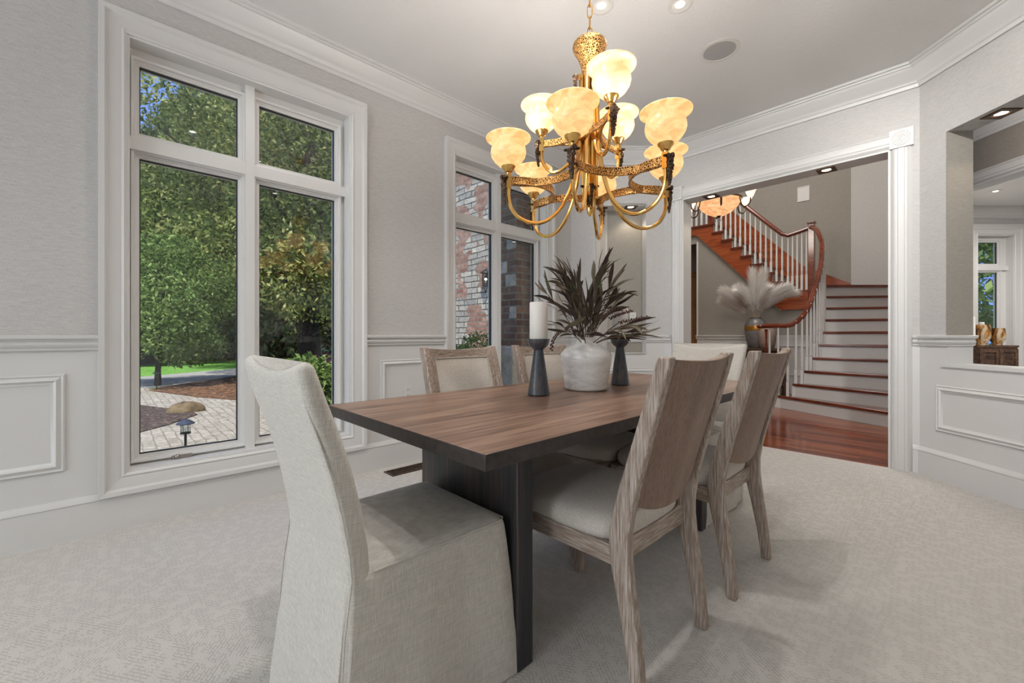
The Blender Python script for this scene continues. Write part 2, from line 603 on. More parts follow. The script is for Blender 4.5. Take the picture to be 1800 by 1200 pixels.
# ------------------------------------------------------------------ mesh builder
class MB:
    def __init__(self):
        self.v, self.f, self.m = [], [], []

    def add(self, verts, faces, mi=0):
        o = len(self.v)
        self.v += [tuple(p) for p in verts]
        self.f += [tuple(i + o for i in q) for q in faces]
        self.m += [mi] * len(faces)
        return self

    def box(self, a, b, mi=0):
        x0, y0, z0 = a
        x1, y1, z1 = b
        self.add([(x0, y0, z0), (x1, y0, z0), (x1, y1, z0), (x0, y1, z0), (x0, y0, z1), (x1, y0, z1), (x1, y1, z1), (x0, y1, z1)],
                 [(0, 3, 2, 1), (4, 5, 6, 7), (0, 1, 5, 4), (1, 2, 6, 5), (2, 3, 7, 6), (3, 0, 4, 7)], mi)
        return self

    def hexa(self, p, mi=0):
        self.add(p, [(0, 3, 2, 1), (4, 5, 6, 7), (0, 1, 5, 4), (1, 2, 6, 5), (2, 3, 7, 6), (3, 0, 4, 7)], mi)
        return self

    def loft(self, rings, mi=0, caps=True, closed=True):
        n = len(rings[0])
        vs = [p for r in rings for p in r]
        fs = []
        for i in range(len(rings) - 1):
            for j in range(n if closed else n - 1):
                k = (j + 1) % n
                fs.append((i * n + j, i * n + k, (i + 1) * n + k, (i + 1) * n + j))
        if caps and closed:
            fs.append(tuple(reversed(range(n))))
            fs.append(tuple((len(rings) - 1) * n + j for j in range(n)))
        self.add(vs, fs, mi)
        return self

    def lathe(self, prof, c=(0, 0, 0), seg=24, mi=0, caps=True):
        rings = [[(c[0] + r * cos(2 * pi * j / seg), c[1] + r * sin(2 * pi * j / seg), c[2] + z) for j in range(seg)] for r, z in prof]
        return self.loft(rings, mi, caps)

    def prism(self, poly, z0, z1, mi=0):
        return self.loft([[(x, y, z0) for x, y in poly], [(x, y, z1) for x, y in poly]], mi)

    def tube(self, pts, r, seg=8, mi=0, closed=False, flat=1.0):
        P = [np.array(p, float) for p in pts]
        n = len(P)
        rr = r if isinstance(r, (list, tuple)) else [r] * n
        up = np.array((0.0, 0.0, 1.0))
        rings = []
        prev = None
        for i in range(n):
            a = P[(i - 1) % n] if (closed or i > 0) else P[i]
            b = P[(i + 1) % n] if (closed or i < n - 1) else P[i]
            t = b - a
            t /= (np.linalg.norm(t) + 1e-9)
            if prev is None:
                u = np.cross(t, up)
                if np.linalg.norm(u) < 1e-3:
                    u = np.cross(t, (1.0, 0, 0))
            else:
                u = prev - t * np.dot(prev, t)
            u /= (np.linalg.norm(u) + 1e-9)
            prev = u
            w = np.cross(t, u)
            rings.append([tuple(P[i] + u * rr[i] * cos(2 * pi * j / seg) + w * rr[i] * flat * sin(2 * pi * j / seg)) for j in range(seg)])
        if closed:
            rings.append(rings[0])
        return self.loft(rings, mi, caps=not closed)

    def stube(self, pts, r, seg=8, sub=5, **k):
        P = [np.array(p, float) for p in pts]
        out = []
        for i in range(len(P) - 1):
            a, b, c, d = P[max(0, i - 1)], P[i], P[i + 1], P[min(len(P) - 1, i + 2)]
            for q in range(sub):
                t = q / sub
                out.append(0.5 * ((2 * b) + (c - a) * t + (2 * a - 5 * b + 4 * c - d) * t * t + (3 * b - a - 3 * c + d) * t ** 3))
        out.append(P[-1])
        return self.tube(out, r, seg, **k)

    def sphere(self, c, r, seg=12, rings=8, mi=0, sc_=(1, 1, 1)):
        rr = []
        for i in range(rings + 1):
            a = -pi / 2 + pi * i / rings
            q = max(cos(a), 0.02)
            rr.append([(c[0] + r * sc_[0] * q * cos(2 * pi * j / seg), c[1] + r * sc_[1] * q * sin(2 * pi * j / seg), c[2] + r * sc_[2] * sin(a)) for j in range(seg)])
        return self.loft(rr, mi)

    def molding(self, path, prof, mi=0, closed=False):
        """sweep (inset, z) profile along a plan path; the room lies to the right of the path"""
        n = len(path)
        rings = []
        for i in range(n):
            p = np.array(path[i], float)
            ds = []
            if closed or i > 0:
                d = p - np.array(path[(i - 1) % n], float)
                ds.append(d / np.linalg.norm(d))
            if closed or i < n - 1:
                d = np.array(path[(i + 1) % n], float) - p
                ds.append(d / np.linalg.norm(d))
            ns = [np.array((d[1], -d[0])) for d in ds]
            m = sum(ns)
            m /= np.linalg.norm(m)
            k = 1.0 / max(0.3, float(np.dot(m, ns[0])))
            rings.append([(p[0] + m[0] * k * a, p[1] + m[1] * k * a, z) for a, z in prof])
        if closed:
            rings.append(rings[0])
        return self.loft(rings, mi, caps=not closed)

    def frame(self, O, U, V, Nn, rect, prof, mi=0):
        """closed mitred frame: rect=(u0,v0,u1,v1), prof=[(outward, out-of-plane)]"""
        O, U, V, Nn = (np.array(q, float) for q in (O, U, V, Nn))
        u0, v0, u1, v1 = rect
        cs = [(u0, v0, -1, -1), (u1, v0, 1, -1), (u1, v1, 1, 1), (u0, v1, -1, 1)]
        rings = [[tuple(O + U * (u + su * a) + V * (v + sv * a) + Nn * h) for a, h in prof] for u, v, su, sv in cs]
        rings.append(rings[0])
        return self.loft(rings, mi, caps=False)

    def obox(self, O, U, V, Nn, lo, hi, mi=0):
        O, U, V, Nn = (np.array(q, float) for q in (O, U, V, Nn))
        P = []
        for w in (lo[2], hi[2]):
            for u, v in ((lo[0], lo[1]), (hi[0], lo[1]), (hi[0], hi[1]), (lo[0], hi[1])):
                P.append(tuple(O + U * u + V * v + Nn * w))
        return self.hexa(P, mi)

    def build(self, name, mats, parent=None, smooth=35, world=True, bevel=0.0):
        me = bpy.data.meshes.new(name)
        off = parent.location if (parent is not None and world) else (0, 0, 0)
        vs = [(p[0] - off[0], p[1] - off[1], p[2] - off[2]) for p in self.v]
        me.from_pydata(vs, [], self.f)
        if not isinstance(mats, (list, tuple)):
            mats = [mats]
        for m in mats:
            me.materials.append(m)
        if len(mats) > 1:
            me.polygons.foreach_set('material_index', self.m)
        me.update()
        if smooth:
            me.polygons.foreach_set('use_smooth', [True] * len(me.polygons))
            me.set_sharp_from_angle(angle=radians(smooth))
        o = bpy.data.objects.new(name, me)
        COL.objects.link(o)
        if parent is not None:
            o.parent = parent
        # outward normals
        import bmesh
        bm = bmesh.new()
        bm.from_mesh(me)
        bmesh.ops.recalc_face_normals(bm, faces=bm.faces)
        bm.to_mesh(me)
        bm.free()
        if bevel:
            md = o.modifiers.new('bevel', 'BEVEL')
            md.width = bevel
            md.segments = 2
            md.limit_method = 'ANGLE'
            md.angle_limit = radians(40)
        return o


def tag(o, label=None, cat=None, group=None, kind=None):
    if label:
        o['label'] = label
    if cat:
        o['category'] = cat
    if group:
        o['group'] = group
    if kind:
        o['kind'] = kind
    return o


def empty(name, loc, label=None, cat=None, group=None, kind=None, rz=0.0):
    o = bpy.data.objects.new(name, None)
    COL.objects.link(o)
    o.location = loc
    o.rotation_euler = (0, 0, rz)
    return tag(o, label, cat, group, kind)


def children(o):
    return [c for c in bpy.data.objects if c.parent == o]


def copy_tree(o, parent=None):
    c = o.copy()
    COL.objects.link(c)
    c.parent = parent
    for ch in children(o):
        copy_tree(ch, c)
    return c


def struct(o):
    o['kind'] = 'structure'
    return o


def VR(t, l):
    return (VD[0] * t + RD[0] * l, VD[1] * t + RD[1] * l)


# ------------------------------------------------------------------ room shell
WX, BY, CZ = -3.05, 4.357, 3.02
P = [(-3.05, -3.8), (-3.05, 3.84), (-2.72, 3.827), (-2.19, 4.357), (-0.19, 4.357), (0.72, 3.447), (0.72, -3.8)]
RAILT, RAILB, BASET = 1.02, 0.945, 0.205


def wall(name, A, B, z1, thick, openings, mats=None, split=0.97, z0=0.0):
    """wall from A to B (room to the right), boxes around rectangular openings (s0,s1,z0,z1)"""
    A, B = np.array(A, float), np.array(B, float)
    D = B - A
    Ln = float(np.linalg.norm(D))
    U = np.append(D / Ln, 0)
    Nn = np.array((-U[1], U[0], 0))       # away from the room
    ss = sorted({0.0, Ln} | {o[0] for o in openings} | {o[1] for o in openings})
    zs = sorted({z0, z1, split} | {o[2] for o in openings} | {o[3] for o in openings})
    zs = [z for z in zs if z0 <= z <= z1]
    ss = [s for s in ss if 0 <= s <= Ln]
    mb = MB()
    for i in range(len(ss) - 1):
        for j in range(len(zs) - 1):
            cs, cz = (ss[i] + ss[i + 1]) / 2, (zs[j] + zs[j + 1]) / 2
            if any(o[0] < cs < o[1] and o[2] < cz < o[3] for o in openings):
                continue
            mb.obox((A[0], A[1], 0), U, (0, 0, 1), Nn, (ss[i], zs[j], 0), (ss[i + 1], zs[j + 1], thick), 0 if cz < split else 1)
    return struct(mb.build(name, mats or [WHITE, PAPER], smooth=0))


W1, W2 = 0.0, 2.135         # window origins along the window wall
WIN = (0.072, 1.28, 0.291, 2.622)
wall('wall_left', P[0], P[1], 3.2, 0.2, [(3.8 + w + WIN[0], 3.8 + w + WIN[1], WIN[2], WIN[3]) for w in (W1, W2)])
wall('wall_return', P[1], P[2], 3.2, 0.2, [])
NO = (0.012, 0.56, 0.821, 2.434)
wall('wall_niche', P[2], P[3], 3.2, 0.16, [NO])
DX0, DX1, DZ = -1.98, -0.353, 2.443
wall('wall_back', P[3], P[4], 3.2, 0.16, [(DX0 + 2.19, DX1 + 2.19, -0.01, DZ)])
PO = (0.20, 1.087, 0.821, 2.434)
wall('wall_right', P[4], P[5], 3.2, 0.175, [PO])
wall('wall_side', P[5], P[6], 3.2, 0.15, [])
wall('wall_rear', P[6], P[0], 3.2, 0.15, [(0.45, 3.3, 0.4, 2.7)])

struct(MB().prism([(p[0], p[1]) for p in P], -0.12, 0.0).build('floor', CARPET, smooth=0))
struct(MB().prism([(-3.25, -3.95), (-3.25, 4.1), (-2.9, 4.1), (-2.3, 4.52), (-0.1, 4.52), (0.87, 3.55), (0.87, -3.95)], CZ, CZ + 0.18).build('ceiling', CEIL, smooth=0))

struct(MB().box((-3.6, -7.4, 3.2), (1.3, 4.1, 3.35)).box((-3.6, -4.0, 3.021), (1.3, -3.95, 3.2)).build('sun_shield_roof', plain('sun_shield_white', (0.5, 0.5, 0.5), 0.6), smooth=0))  # unseen roof slab, its overhang added to keep the sun out
CROWN = [(0, 2.862), (0.016, 2.862), (0.020, 2.885), (0.030, 2.892), (0.034, 2.905), (0.046, 2.915), (0.062, 2.935), (0.088, 2.965), (0.098, 2.985),
         (0.108, 2.988), (0.110, 3.000), (0.124, 3.003), (0.126, 3.021), (0, 3.021)]
struct(MB().molding([P[0], P[1], P[2], P[3], P[4], P[5], P[6]], CROWN, closed=True).build('trim_1', WHITE))
RAIL = [(0, RAILB), (0.012, RAILB), (0.014, RAILB + 0.012), (0.022, RAILB + 0.018), (0.026, RAILB + 0.03), (0.018, RAILB + 0.042),
        (0.024, RAILB + 0.052), (0.038, RAILB + 0.058), (0.040, RAILT - 0.004), (0.034, RAILT), (0, RAILT)]
BASE = [(0, 0), (0.018, 0), (0.018, 0.17), (0.022, 0.174), (0.020, 0.186), (0.012, 0.196), (0.008, BASET), (0, BASET)]
rails = [
    [P[0], (WX, W1 - 0.02)],
    [(WX, W1 + 1.39), (WX, W2 - 0.02)],
    [(WX, W2 + 1.39), P[1], (P[2][0] + 0.008, P[2][1])],
]


def along(A, B, s):
    d = math.hypot(B[0] - A[0], B[1] - A[1])
    return (A[0] + (B[0] - A[0]) * s / d, A[1] + (B[1] - A[1]) * s / d)


rails.append([along(P[2], P[3], NO[1]), P[3], (DX0 - 0.125, BY)])
q0 = along(P[4], P[5], PO[0])
q1 = (q0[0] + 0.7071 * 0.175, q0[1] + 0.7071 * 0.175)
rails.append([(DX1 + 0.125, BY), P[4], q0, q1])
q2 = along(P[4], P[5], PO[1])
rails.append([q2, P[5], P[6]])
mb = MB()
for r in rails:
    mb.molding(r, RAIL)
struct(mb.build('trim_2', WHITE))
mb = MB()
mb.molding([P[0], P[1], P[2], P[3], (DX0 - 0.125, BY)], BASE)
mb.molding([(DX1 + 0.125, BY), P[4], P[5], P[6]], BASE)
struct(mb.build('baseboard_1', WHITE))

# wainscot picture-frame panels
PANEL = [(0.0, 0.0), (0.0, 0.006), (-0.006, 0.012), (-0.014, 0.008), (-0.030, 0.018), (-0.036, 0.012), (-0.042, 0.006), (-0.05, 0.003), (-0.05, 0.0)]


def wains(mb, A, B, s0, s1, z0, z1):
    D = np.array((B[0] - A[0], B[1] - A[1]), float)
    D /= np.linalg.norm(D)
    mb.frame((A[0], A[1], 0), (D[0], D[1], 0), (0, 0, 1), (D[1], -D[0], 0), (s0, z0, s1, z1), PANEL)


mb = MB()
wains(mb, P[0], P[1], 0.15, 1.9, 0.348, 0.828)
wains(mb, P[0], P[1], 2.2, 3.8 - 0.155, 0.348, 0.828)
wains(mb, P[0], P[1], 3.8 + 1.508, 3.8 + 2.0, 0.348, 0.828)
wains(mb, P[2], P[3], 0.08, 0.66, 0.348, 0.668)
wains(mb, P[4], P[5], 0.128, 1.16, 0.344, 0.668)
struct(mb.build('trim_3', WHITE))

# ------------------------------------------------------------------ windows
CAS = [(0, 0), (0, 0.012), (0.012, 0.020), (0.022, 0.015), (0.032, 0.019), (0.075, 0.024), (0.080, 0.030), (0.086, 0.038), (0.108, 0.040), (0.110, 0.0)]
SASH = [(0, -0.03), (0, 0.006), (0.010, 0.012), (0.013, 0.022), (0.020, 0.024), (0.024, 0.040), (0.036, 0.044), (0.036, -0.03)]


def window(name, O, U, Nn, op, panes, casing=CAS, depth=0.12, crank=None, thick=0.2):
    """O: point on the wall at u=0,z=0; U along the wall; Nn into the room"""
    r = empty(name, (O[0], O[1], 0), kind='structure')
    V = (0, 0, 1)
    u0, u1, z0, z1 = op
    MB().frame(O, U, V, Nn, (u0, z0, u1, z1), casing).build('casing', WHITE, r)
    mb = MB()
    # jamb liners and sill
    t = 0.012
    mb.obox(O, U, V, Nn, (u0, z0, -thick), (u0 + t, z1, 0.004))
    mb.obox(O, U, V, Nn, (u1 - t, z0, -thick), (u1, z1, 0.004))
    mb.obox(O, U, V, Nn, (u0 + t, z1 - t, -thick), (u1 - t, z1, 0.004))
    mb.obox(O, U, V, Nn, (u0 + t, z0, -thick), (u1 - t, z0 + t, 0.004))
    mb.build('jamb', JAMB, r, smooth=0)
    # flat members filling everything that is not a pane
    us = sorted({u0 + t, u1 - t} | {p[0] for p in panes} | {p[1] for p in panes})
    zs = sorted({z0 + t, z1 - t} | {p[2] for p in panes} | {p[3] for p in panes})
    mb = MB()
    for i in range(len(us) - 1):
        for j in range(len(zs) - 1):
            cu, cz = (us[i] + us[i + 1]) / 2, (zs[j] + zs[j + 1]) / 2
            if any(p[0] < cu < p[1] and p[2] < cz < p[3] for p in panes):
                continue
            mb.obox(O, U, V, Nn, (us[i], zs[j], -depth - 0.04), (us[i + 1], zs[j + 1], -depth + 0.018))
    # the mullion and transom stand proud
    pu = sorted({p[0] for p in panes} | {p[1] for p in panes})
    pz = sorted({p[2] for p in panes} | {p[3] for p in panes})
    if len(pu) > 2:
        mb.obox(O, U, V, Nn, (pu[1] + 0.034, z0 + t, -depth), (pu[2] - 0.034, z1 - t, -depth + 0.055))
    if len(pz) > 2:
        mb.obox(O, U, V, Nn, (u0 + t, pz[1] + 0.034, -depth), (u1 - t, pz[2] - 0.034, -depth + 0.052))
    mb.build('window_frame', JAMB, r, smooth=0)
    O2 = (O[0] - Nn[0] * depth, O[1] - Nn[1] * depth, 0)
    for p in panes:
        s = MB().frame(O2, U, V, Nn, (p[0], p[2], p[1], p[3]), SASH).build('sash', JAMB, r)
        MB().frame(O2, U, V, Nn, (p[0], p[2], p[1], p[3]), [(-0.005, -0.012), (-0.005, 0.004), (0.002, 0.005), (0.002, -0.012)]).build('gasket', BLACK, s)
        s2 = MB().add([tuple(np.array(O2) + np.array(U) * a + np.array(V) * b) for a, b in ((p[0], p[2]), (p[1], p[2]), (p[1], p[3]), (p[0], p[3]))], [(0, 1, 2, 3)])
        g = s2.build('glass_pane', GLASS, s, smooth=0)
        for x in children(s):
            x.location = (0, 0, 0)
    # sash children were made in world space against the sash, whose own location is zero in the root
    for s in children(r):
        for x in children(s):
            x.location = (-r.location.x, -r.location.y, 0)
    if crank:
        cu, cz = crank
        mb = MB()
        mb.obox(O, U, V, Nn, (cu - 0.045, cz, -depth + 0.02), (cu + 0.05, cz + 0.018, -depth + 0.052))
        c = np.array(O2) + np.array(U) * (cu - 0.02) + np.array(Nn) * 0.05 + np.array((0, 0, cz + 0.012))
        mb.sphere(tuple(c), 0.014, sc_=(0.8, 1, 1))
        mb.build('crank_handle', NICKEL, r)
    return r


PAN = [(0.126, 0.597, 0.353, 2.008), (0.716, 1.204, 0.353, 2.008), (0.126, 0.597, 2.147, 2.523), (0.716, 1.204, 2.147, 2.523)]
window('window_1', (WX, W1, 0), (0, 1, 0), (1, 0, 0), WIN, PAN, crank=(0.31, 0.306))
window('window_2', (WX, W2, 0), (0, 1, 0), (1, 0, 0), WIN, PAN)
window('added_window_rear', (-0.1, -3.8, 0), (-1, 0, 0), (0, 1, 0), (-0.37, 2.48, 0.4, 2.7), [(-0.3, 1.0, 0.46, 2.64), (1.1, 2.42, 0.46, 2.64)], thick=0.15)  # unseen window added to hold the rear fill light

# ------------------------------------------------------------------ cased opening to the foyer
FLUTE = [(0, 0), (0.014, 0.016), (0.022, 0.022), (0.030, 0.016), (0.040, 0.016), (0.046, 0.022), (0.078, 0.022), (0.084, 0.016), (0.094, 0.016), (0.102, 0.022), (0.110, 0.016), (0.124, 0.0)]
mb = MB()
for x0, sx in ((DX0, -1), (DX1, 1)):
    rings = []
    for z in (0.0, DZ):
        rings.append([(x0 + sx * a, BY - h, z) for a, h in FLUTE])
    mb.loft(rings, closed=True)
rings = [[(x, BY - h, DZ + a) for a, h in FLUTE] for x in (DX0, DX1)]
mb.loft(rings)
mb.box((DX0 - 0.002, BY - 0.012, 0), (DX0 + 0.012, BY + 0.175, DZ))
mb.box((DX1 - 0.012, BY - 0.012, 0), (DX1 + 0.002, BY + 0.175, DZ))
mb.box((DX0 + 0.012, BY - 0.012, DZ - 0.012), (DX1 - 0.012, BY + 0.175, DZ + 0.002))
for x0, sx in ((DX0, -1), (DX1, 1)):
    mb.box((min(x0, x0 + sx * 0.12), BY + 0.16, 0), (max(x0, x0 + sx * 0.12), BY + 0.185, DZ + 0.12))
struct(mb.build('trim_4', WHITE))
mb = MB()
for x0, sx in ((DX0, -1), (DX1, 1)):
    xa, xb = sorted((x0 - sx * 0.004, x0 + sx * 0.132))
    mb.box((xa, BY - 0.032, DZ - 0.004), (xb, BY, DZ + 0.132))
    cx, cz = (xa + xb) / 2, DZ + 0.064
    for r0 in (0.052, 0.038, 0.024, 0.010):
        pts = [(cx + r0 * cos(2 * pi * j / 28), BY - 0.033, cz + r0 * sin(2 * pi * j / 28)) for j in range(28)]
        mb.tube(pts, 0.0042, 6, closed=True)
struct(mb.build('trim_5', WHITE))

# niche recess
nl = (P[2][0] + 0.012, P[2][1] + 0.012)
nr = along(P[2], P[3], NO[1])
dn = (-0.7071, 0.7071)
bl = (nl[0] - 0.02, nl[1] + 0.25)
br_ = (nr[0] + dn[0] * 0.18, nr[1] + dn[1] * 0.18)
mb = MB()
mb.hexa([(bl[0], bl[1], NO[2]), (br_[0], br_[1], NO[2]), (br_[0] + dn[0] * .05, br_[1] + dn[1] * .05, NO[2]), (bl[0] + dn[0] * .05, bl[1] + dn[1] * .05, NO[2]),
         (bl[0], bl[1], NO[3]), (br_[0], br_[1], NO[3]), (br_[0] + dn[0] * .05, br_[1] + dn[1] * .05, NO[3]), (bl[0] + dn[0] * .05, bl[1] + dn[1] * .05, NO[3])])
struct(mb.build('wall_recess', PAPER2, smooth=0))
mb = MB()
for z0, z1 in ((NO[2] - 0.02, NO[2]), (NO[3], NO[3] + 0.02)):
    mb.prism([nl, nr, (br_[0], br_[1]), (bl[0], bl[1])], z0 + (0.006 if z0 < 1 else -0.006), z1 + (0.006 if z0 < 1 else -0.006))
mb.hexa([(nl[0], nl[1], NO[2]), (bl[0], bl[1], NO[2]), (bl[0] - .03, bl[1], NO[2]), (nl[0] - .03, nl[1] + 0.03, NO[2]),
         (nl[0], nl[1], NO[3]), (bl[0], bl[1], NO[3]), (bl[0] - .03, bl[1], NO[3]), (nl[0] - .03, nl[1] + 0.03, NO[3])])
mb.molding([(bl[0], bl[1]), (br_[0], br_[1])], RAIL)
struct(mb.build('trim_6', WHITE, smooth=0))

# right pass-through reveal: dark papered jamb, painted below the rail
O = (P[4][0], P[4][1], 0)
Ud, Nd = (0.70711, -0.70711, 0), (-0.70711, -0.70711, 0)
mb = MB()
mb.obox(O, Ud, (0, 0, 1), Nd, (PO[0] - 0.004, 0.97, -0.176), (PO[0] + 0.003, PO[3], 0.001), 1)
mb.obox(O, Ud, (0, 0, 1), Nd, (PO[0] - 0.004, PO[2], -0.176), (PO[0] + 0.003, 0.97, 0.001), 0)
mb.obox(O, Ud, (0, 0, 1), Nd, (PO[0] - 0.03, PO[2] - 0.022, -0.19), (PO[1] + 0.03, PO[2] + 0.002, 0.012), 0)
struct(mb.build('trim_7', [WHITE, PAPER2], smooth=0))

# ------------------------------------------------------------------ hall and far room beyond the pass-through
HL = 4.41
polyH = [(0.03, 4.62), (0.03, 9.72), VR(6.75, 9.2), VR(0.6, 9.2), VR(0.6, 3.3), VR(2.9, 3.2)]
struct(MB().prism(polyH, -0.12, -0.002).build('floor_hall', CARPET, smooth=0))
struct(MB().prism(polyH, CZ, CZ + 0.15).build('ceiling_hall', CEIL, smooth=0))
mb = MB()
A_, B_ = VR(4.16, HL), VR(1.4, HL)
U_ = ((B_[0] - A_[0]) / 2.76, (B_[1] - A_[1]) / 2.76, 0)
N_ = (-RD[0], -RD[1], 0)
mb.obox((A_[0], A_[1], 0), U_, (0, 0, 1), N_, (0, 2.45, -0.15), (2.76, CZ, 0))
struct(mb.build('wall_header', PAPER2, smooth=0))
mb = MB()
mb.molding([A_, B_], CROWN)
rings = [[(p[0] + N_[0] * h, p[1] + N_[1] * h, 2.45 + a) for a, h in FLUTE] for p in (A_, B_)]
mb.loft(rings)
mb.obox((A_[0], A_[1], 0), U_, (0, 0, 1), N_, (0, 2.44, -0.16), (2.76, 2.452, 0.01))
struct(mb.build('trim_8', WHITE))
FT = 6.67
Of = VR(FT, 7.10)
Uf, Nf = (RD[0], RD[1], 0), (-VD[0], -VD[1], 0)
FW = (0.22, 0.80, 0.30, 2.60)
mb = MB()
for lo, hi in (((-0.05, 0), (FW[0], CZ)), ((FW[0], 0), (FW[1], FW[2])), ((FW[0], FW[3]), (FW[1], CZ)), ((FW[1], 0), (2.1, CZ))):
    mb.obox((Of[0], Of[1], 0), Uf, (0, 0, 1), Nf, (lo[0], lo[1], -0.2), (hi[0], hi[1], 0))
struct(mb.build('wall_far', PAPER, smooth=0))
window('window_4', (Of[0], Of[1], 0), Uf, Nf, FW, [(0.27, 0.655, 0.36, 2.02), (0.27, 0.655, 2.16, 2.50)])
mb = MB()
mb.obox((Of[0], Of[1], 0), Uf, (0, 0, 1), Nf, (0.04, 2.71, 0), (1.9, 2.76, 0.03))
mb.molding([VR(FT, 6.9), VR(FT, 9.2)], [(a, z) for a, z in CROWN])
mb.box((0, 0, 0), (0, 0, 0)) if False else None
struct(mb.build('trim_9', WHITE))
mb = MB()
mb.hexa([(-0.02, 4.6, 0), (0.03, 4.6, 0), (0.03, 9.75, 0), (-0.02, 9.75, 0), (-0.02, 4.6, CZ), (0.03, 4.6, CZ), (0.03, 9.75, CZ), (-0.02, 9.75, CZ)])
struct(mb.build('wall_hall_left', PAPER, smooth=0))
mb = MB()
pa, pb = VR(6.8, 9.15), VR(0.5, 9.15)
mb.hexa([(pa[0], pa[1], 0), (pb[0], pb[1], 0), (pb[0] + .1, pb[1] + .1, 0), (pa[0] + .1, pa[1] + .1, 0), (pa[0], pa[1], CZ), (pb[0], pb[1], CZ), (pb[0] + .1, pb[1] + .1, CZ), (pa[0] + .1, pa[1] + .1, CZ)])
struct(mb.build('wall_hall_right', PAPER, smooth=0))
mb = MB()
pa, pb = VR(0.7, 3.2), VR(0.7, 9.2)
mb.hexa([(pa[0], pa[1], 0), (pb[0], pb[1], 0), (pb[0] + .1, pb[1] - .1, 0), (pa[0] + .1, pa[1] - .1, 0), (pa[0], pa[1], CZ), (pb[0], pb[1], CZ), (pb[0] + .1, pb[1] - .1, CZ), (pa[0] + .1, pa[1] - .1, CZ)])
struct(mb.build('wall_hall_near', PAPER, smooth=0))

# ------------------------------------------------------------------ foyer shell
FB, SY, FC = 9.48, 8.59, 5.4
struct(MB().box((-4.75, 4.357, -0.12), (0.03, 9.6, -0.001)).build('floor_foyer', WOODFLOOR, smooth=0))
struct(MB().box((-4.8, 4.4, FC), (0.05, 9.7, FC + 0.15)).build('ceiling_foyer', CEIL, smooth=0))
struct(MB().box((-4.8, FB, 0), (-1.25, FB + 0.15, FC)).build('wall_stairwell', PAPER2, smooth=0))
struct(MB().box((-4.8, 4.5, 0), (-4.62, FB, FC)).build('wall_foyer_left', PAPER2, smooth=0))
struct(MB().box((-4.8, 4.36, 3.2), (0.05, 4.517, FC)).box((-4.8, 4.36, 0), (-2.6, 4.517, 3.2)).build('wall_foyer_front', PAPER2, smooth=0))
ARC = [(-1.287, 9.48), (-1.0, 9.44), (-0.74, 9.30), (-0.55, 9.08), (-0.42, 8.75), (-0.32, 8.2), (-0.24, 7.4), (-0.18, 6.4), (-0.14, 5.2), (-0.14, 4.52)]
mb = MB()
mb.molding(ARC, [(0, 0), (0, FC), (-0.06, FC), (-0.06, 0)])
struct(mb.build('wall_curved', wallpaper('mid_grasscloth', (0.42, 0.41, 0.39), (0.54, 0.53, 0.51))))
# wall under the upper flight
mb = MB()
poly = [(-3.62, 0), (-1.45, 0), (-1.45, 1.45), (-2.147, 1.47), (-3.60, 3.05), (-4.62, 3.05), (-4.62, 2.87), (-3.62, 2.87)]
mb.loft([[(x, SY + 0.03, z) for x, z in poly], [(x, SY + 0.12, z) for x, z in poly]])
struct(mb.build('wall_understair', PAPER2, smooth=0))
mb = MB()
mb.box((-3.64, SY + 0.005, RAILB), (-1.5, SY + 0.03, RAILT))
mb.box((-3.64, SY + 0.012, RAILT - 0.02), (-1.5, SY - 0.012, RAILT))
mb.box((-3.62, SY + 0.018, 0), (-1.5, SY + 0.03, RAILB))
mb.box((-3.62, SY + 0.006, 0), (-1.5, SY + 0.018, 0.17))
for xa, xb in ((-3.5, -2.95), (-2.85, -2.3), (-2.2, -1.65)):
    mb.frame((0, SY + 0.018, 0), (1, 0, 0), (0, 0, 1), (0, -1, 0), (xa, 0.3, xb, 0.86), PANEL)
mb.box((-3.63, SY + 0.02, RAILT), (-3.60, SY + 0.04, 2.9))
d = 0.03
mb.loft([[(-3.60, y, 3.055), (-2.147, y, 1.475), (-2.147, y, 1.44), (-3.62, y, 3.015)] for y in (SY + 0.012, SY + 0.03)])
struct(mb.build('trim_10', WHITE, smooth=0))
# honey wood door in the passage under the landing
r = empty('door_1', (-4.35, FB, 0), kind='structure')
MB().box((-4.58, FB - 0.05, 0), (-3.95, FB - 0.01, 2.3)).frame((0, FB - 0.05, 0), (1, 0, 0), (0, 0, 1), (0, -1, 0), (-4.48, 1.1, -4.08, 2.15), PANEL).build('door_panel', DOORW, r, smooth=0)
MB().frame((0, FB, 0), (1, 0, 0), (0, 0, 1), (0, -1, 0), (-4.58, -0.1, -3.94, 2.31), CAS).build('door_frame', DOORW, r)

# ------------------------------------------------------------------ staircase
TR = [((-0.535, 6.22), (-1.808, 6.841)), ((-0.558, 6.486), (-1.566, 6.812)), ((-0.581, 6.751), (-1.447, 6.902)), ((-0.603, 7.017), (-1.39, 7.042)),
      ((-0.626, 7.282), (-1.355, 7.203)), ((-0.649, 7.548), (-1.34, 7.373)), ((-0.672, 7.813), (-1.349, 7.536)), ((-0.694, 8.079), (-1.369, 7.685)),
      ((-0.717, 8.344), (-1.391, 7.811)), ((-0.74, 8.61), (-1.409, 7.908))]
RS = 0.179


def ext(R, L, e):
    d = math.hypot(R[0] - L[0], R[1] - L[1])
    return (R[0] + (R[0] - L[0]) / d * e, R[1] + (R[1] - L[1]) / d * e)


def shift(R, L, s):
    """move a nosing line up the stairs by s"""
    dx, dy = R[0] - L[0], R[1] - L[1]
    d = math.hypot(dx, dy)
    n = (-dy / d, dx / d)
    return (R[0] + n[0] * s, R[1] + n[1] * s), (L[0] + n[0] * s, L[1] + n[1] * s)


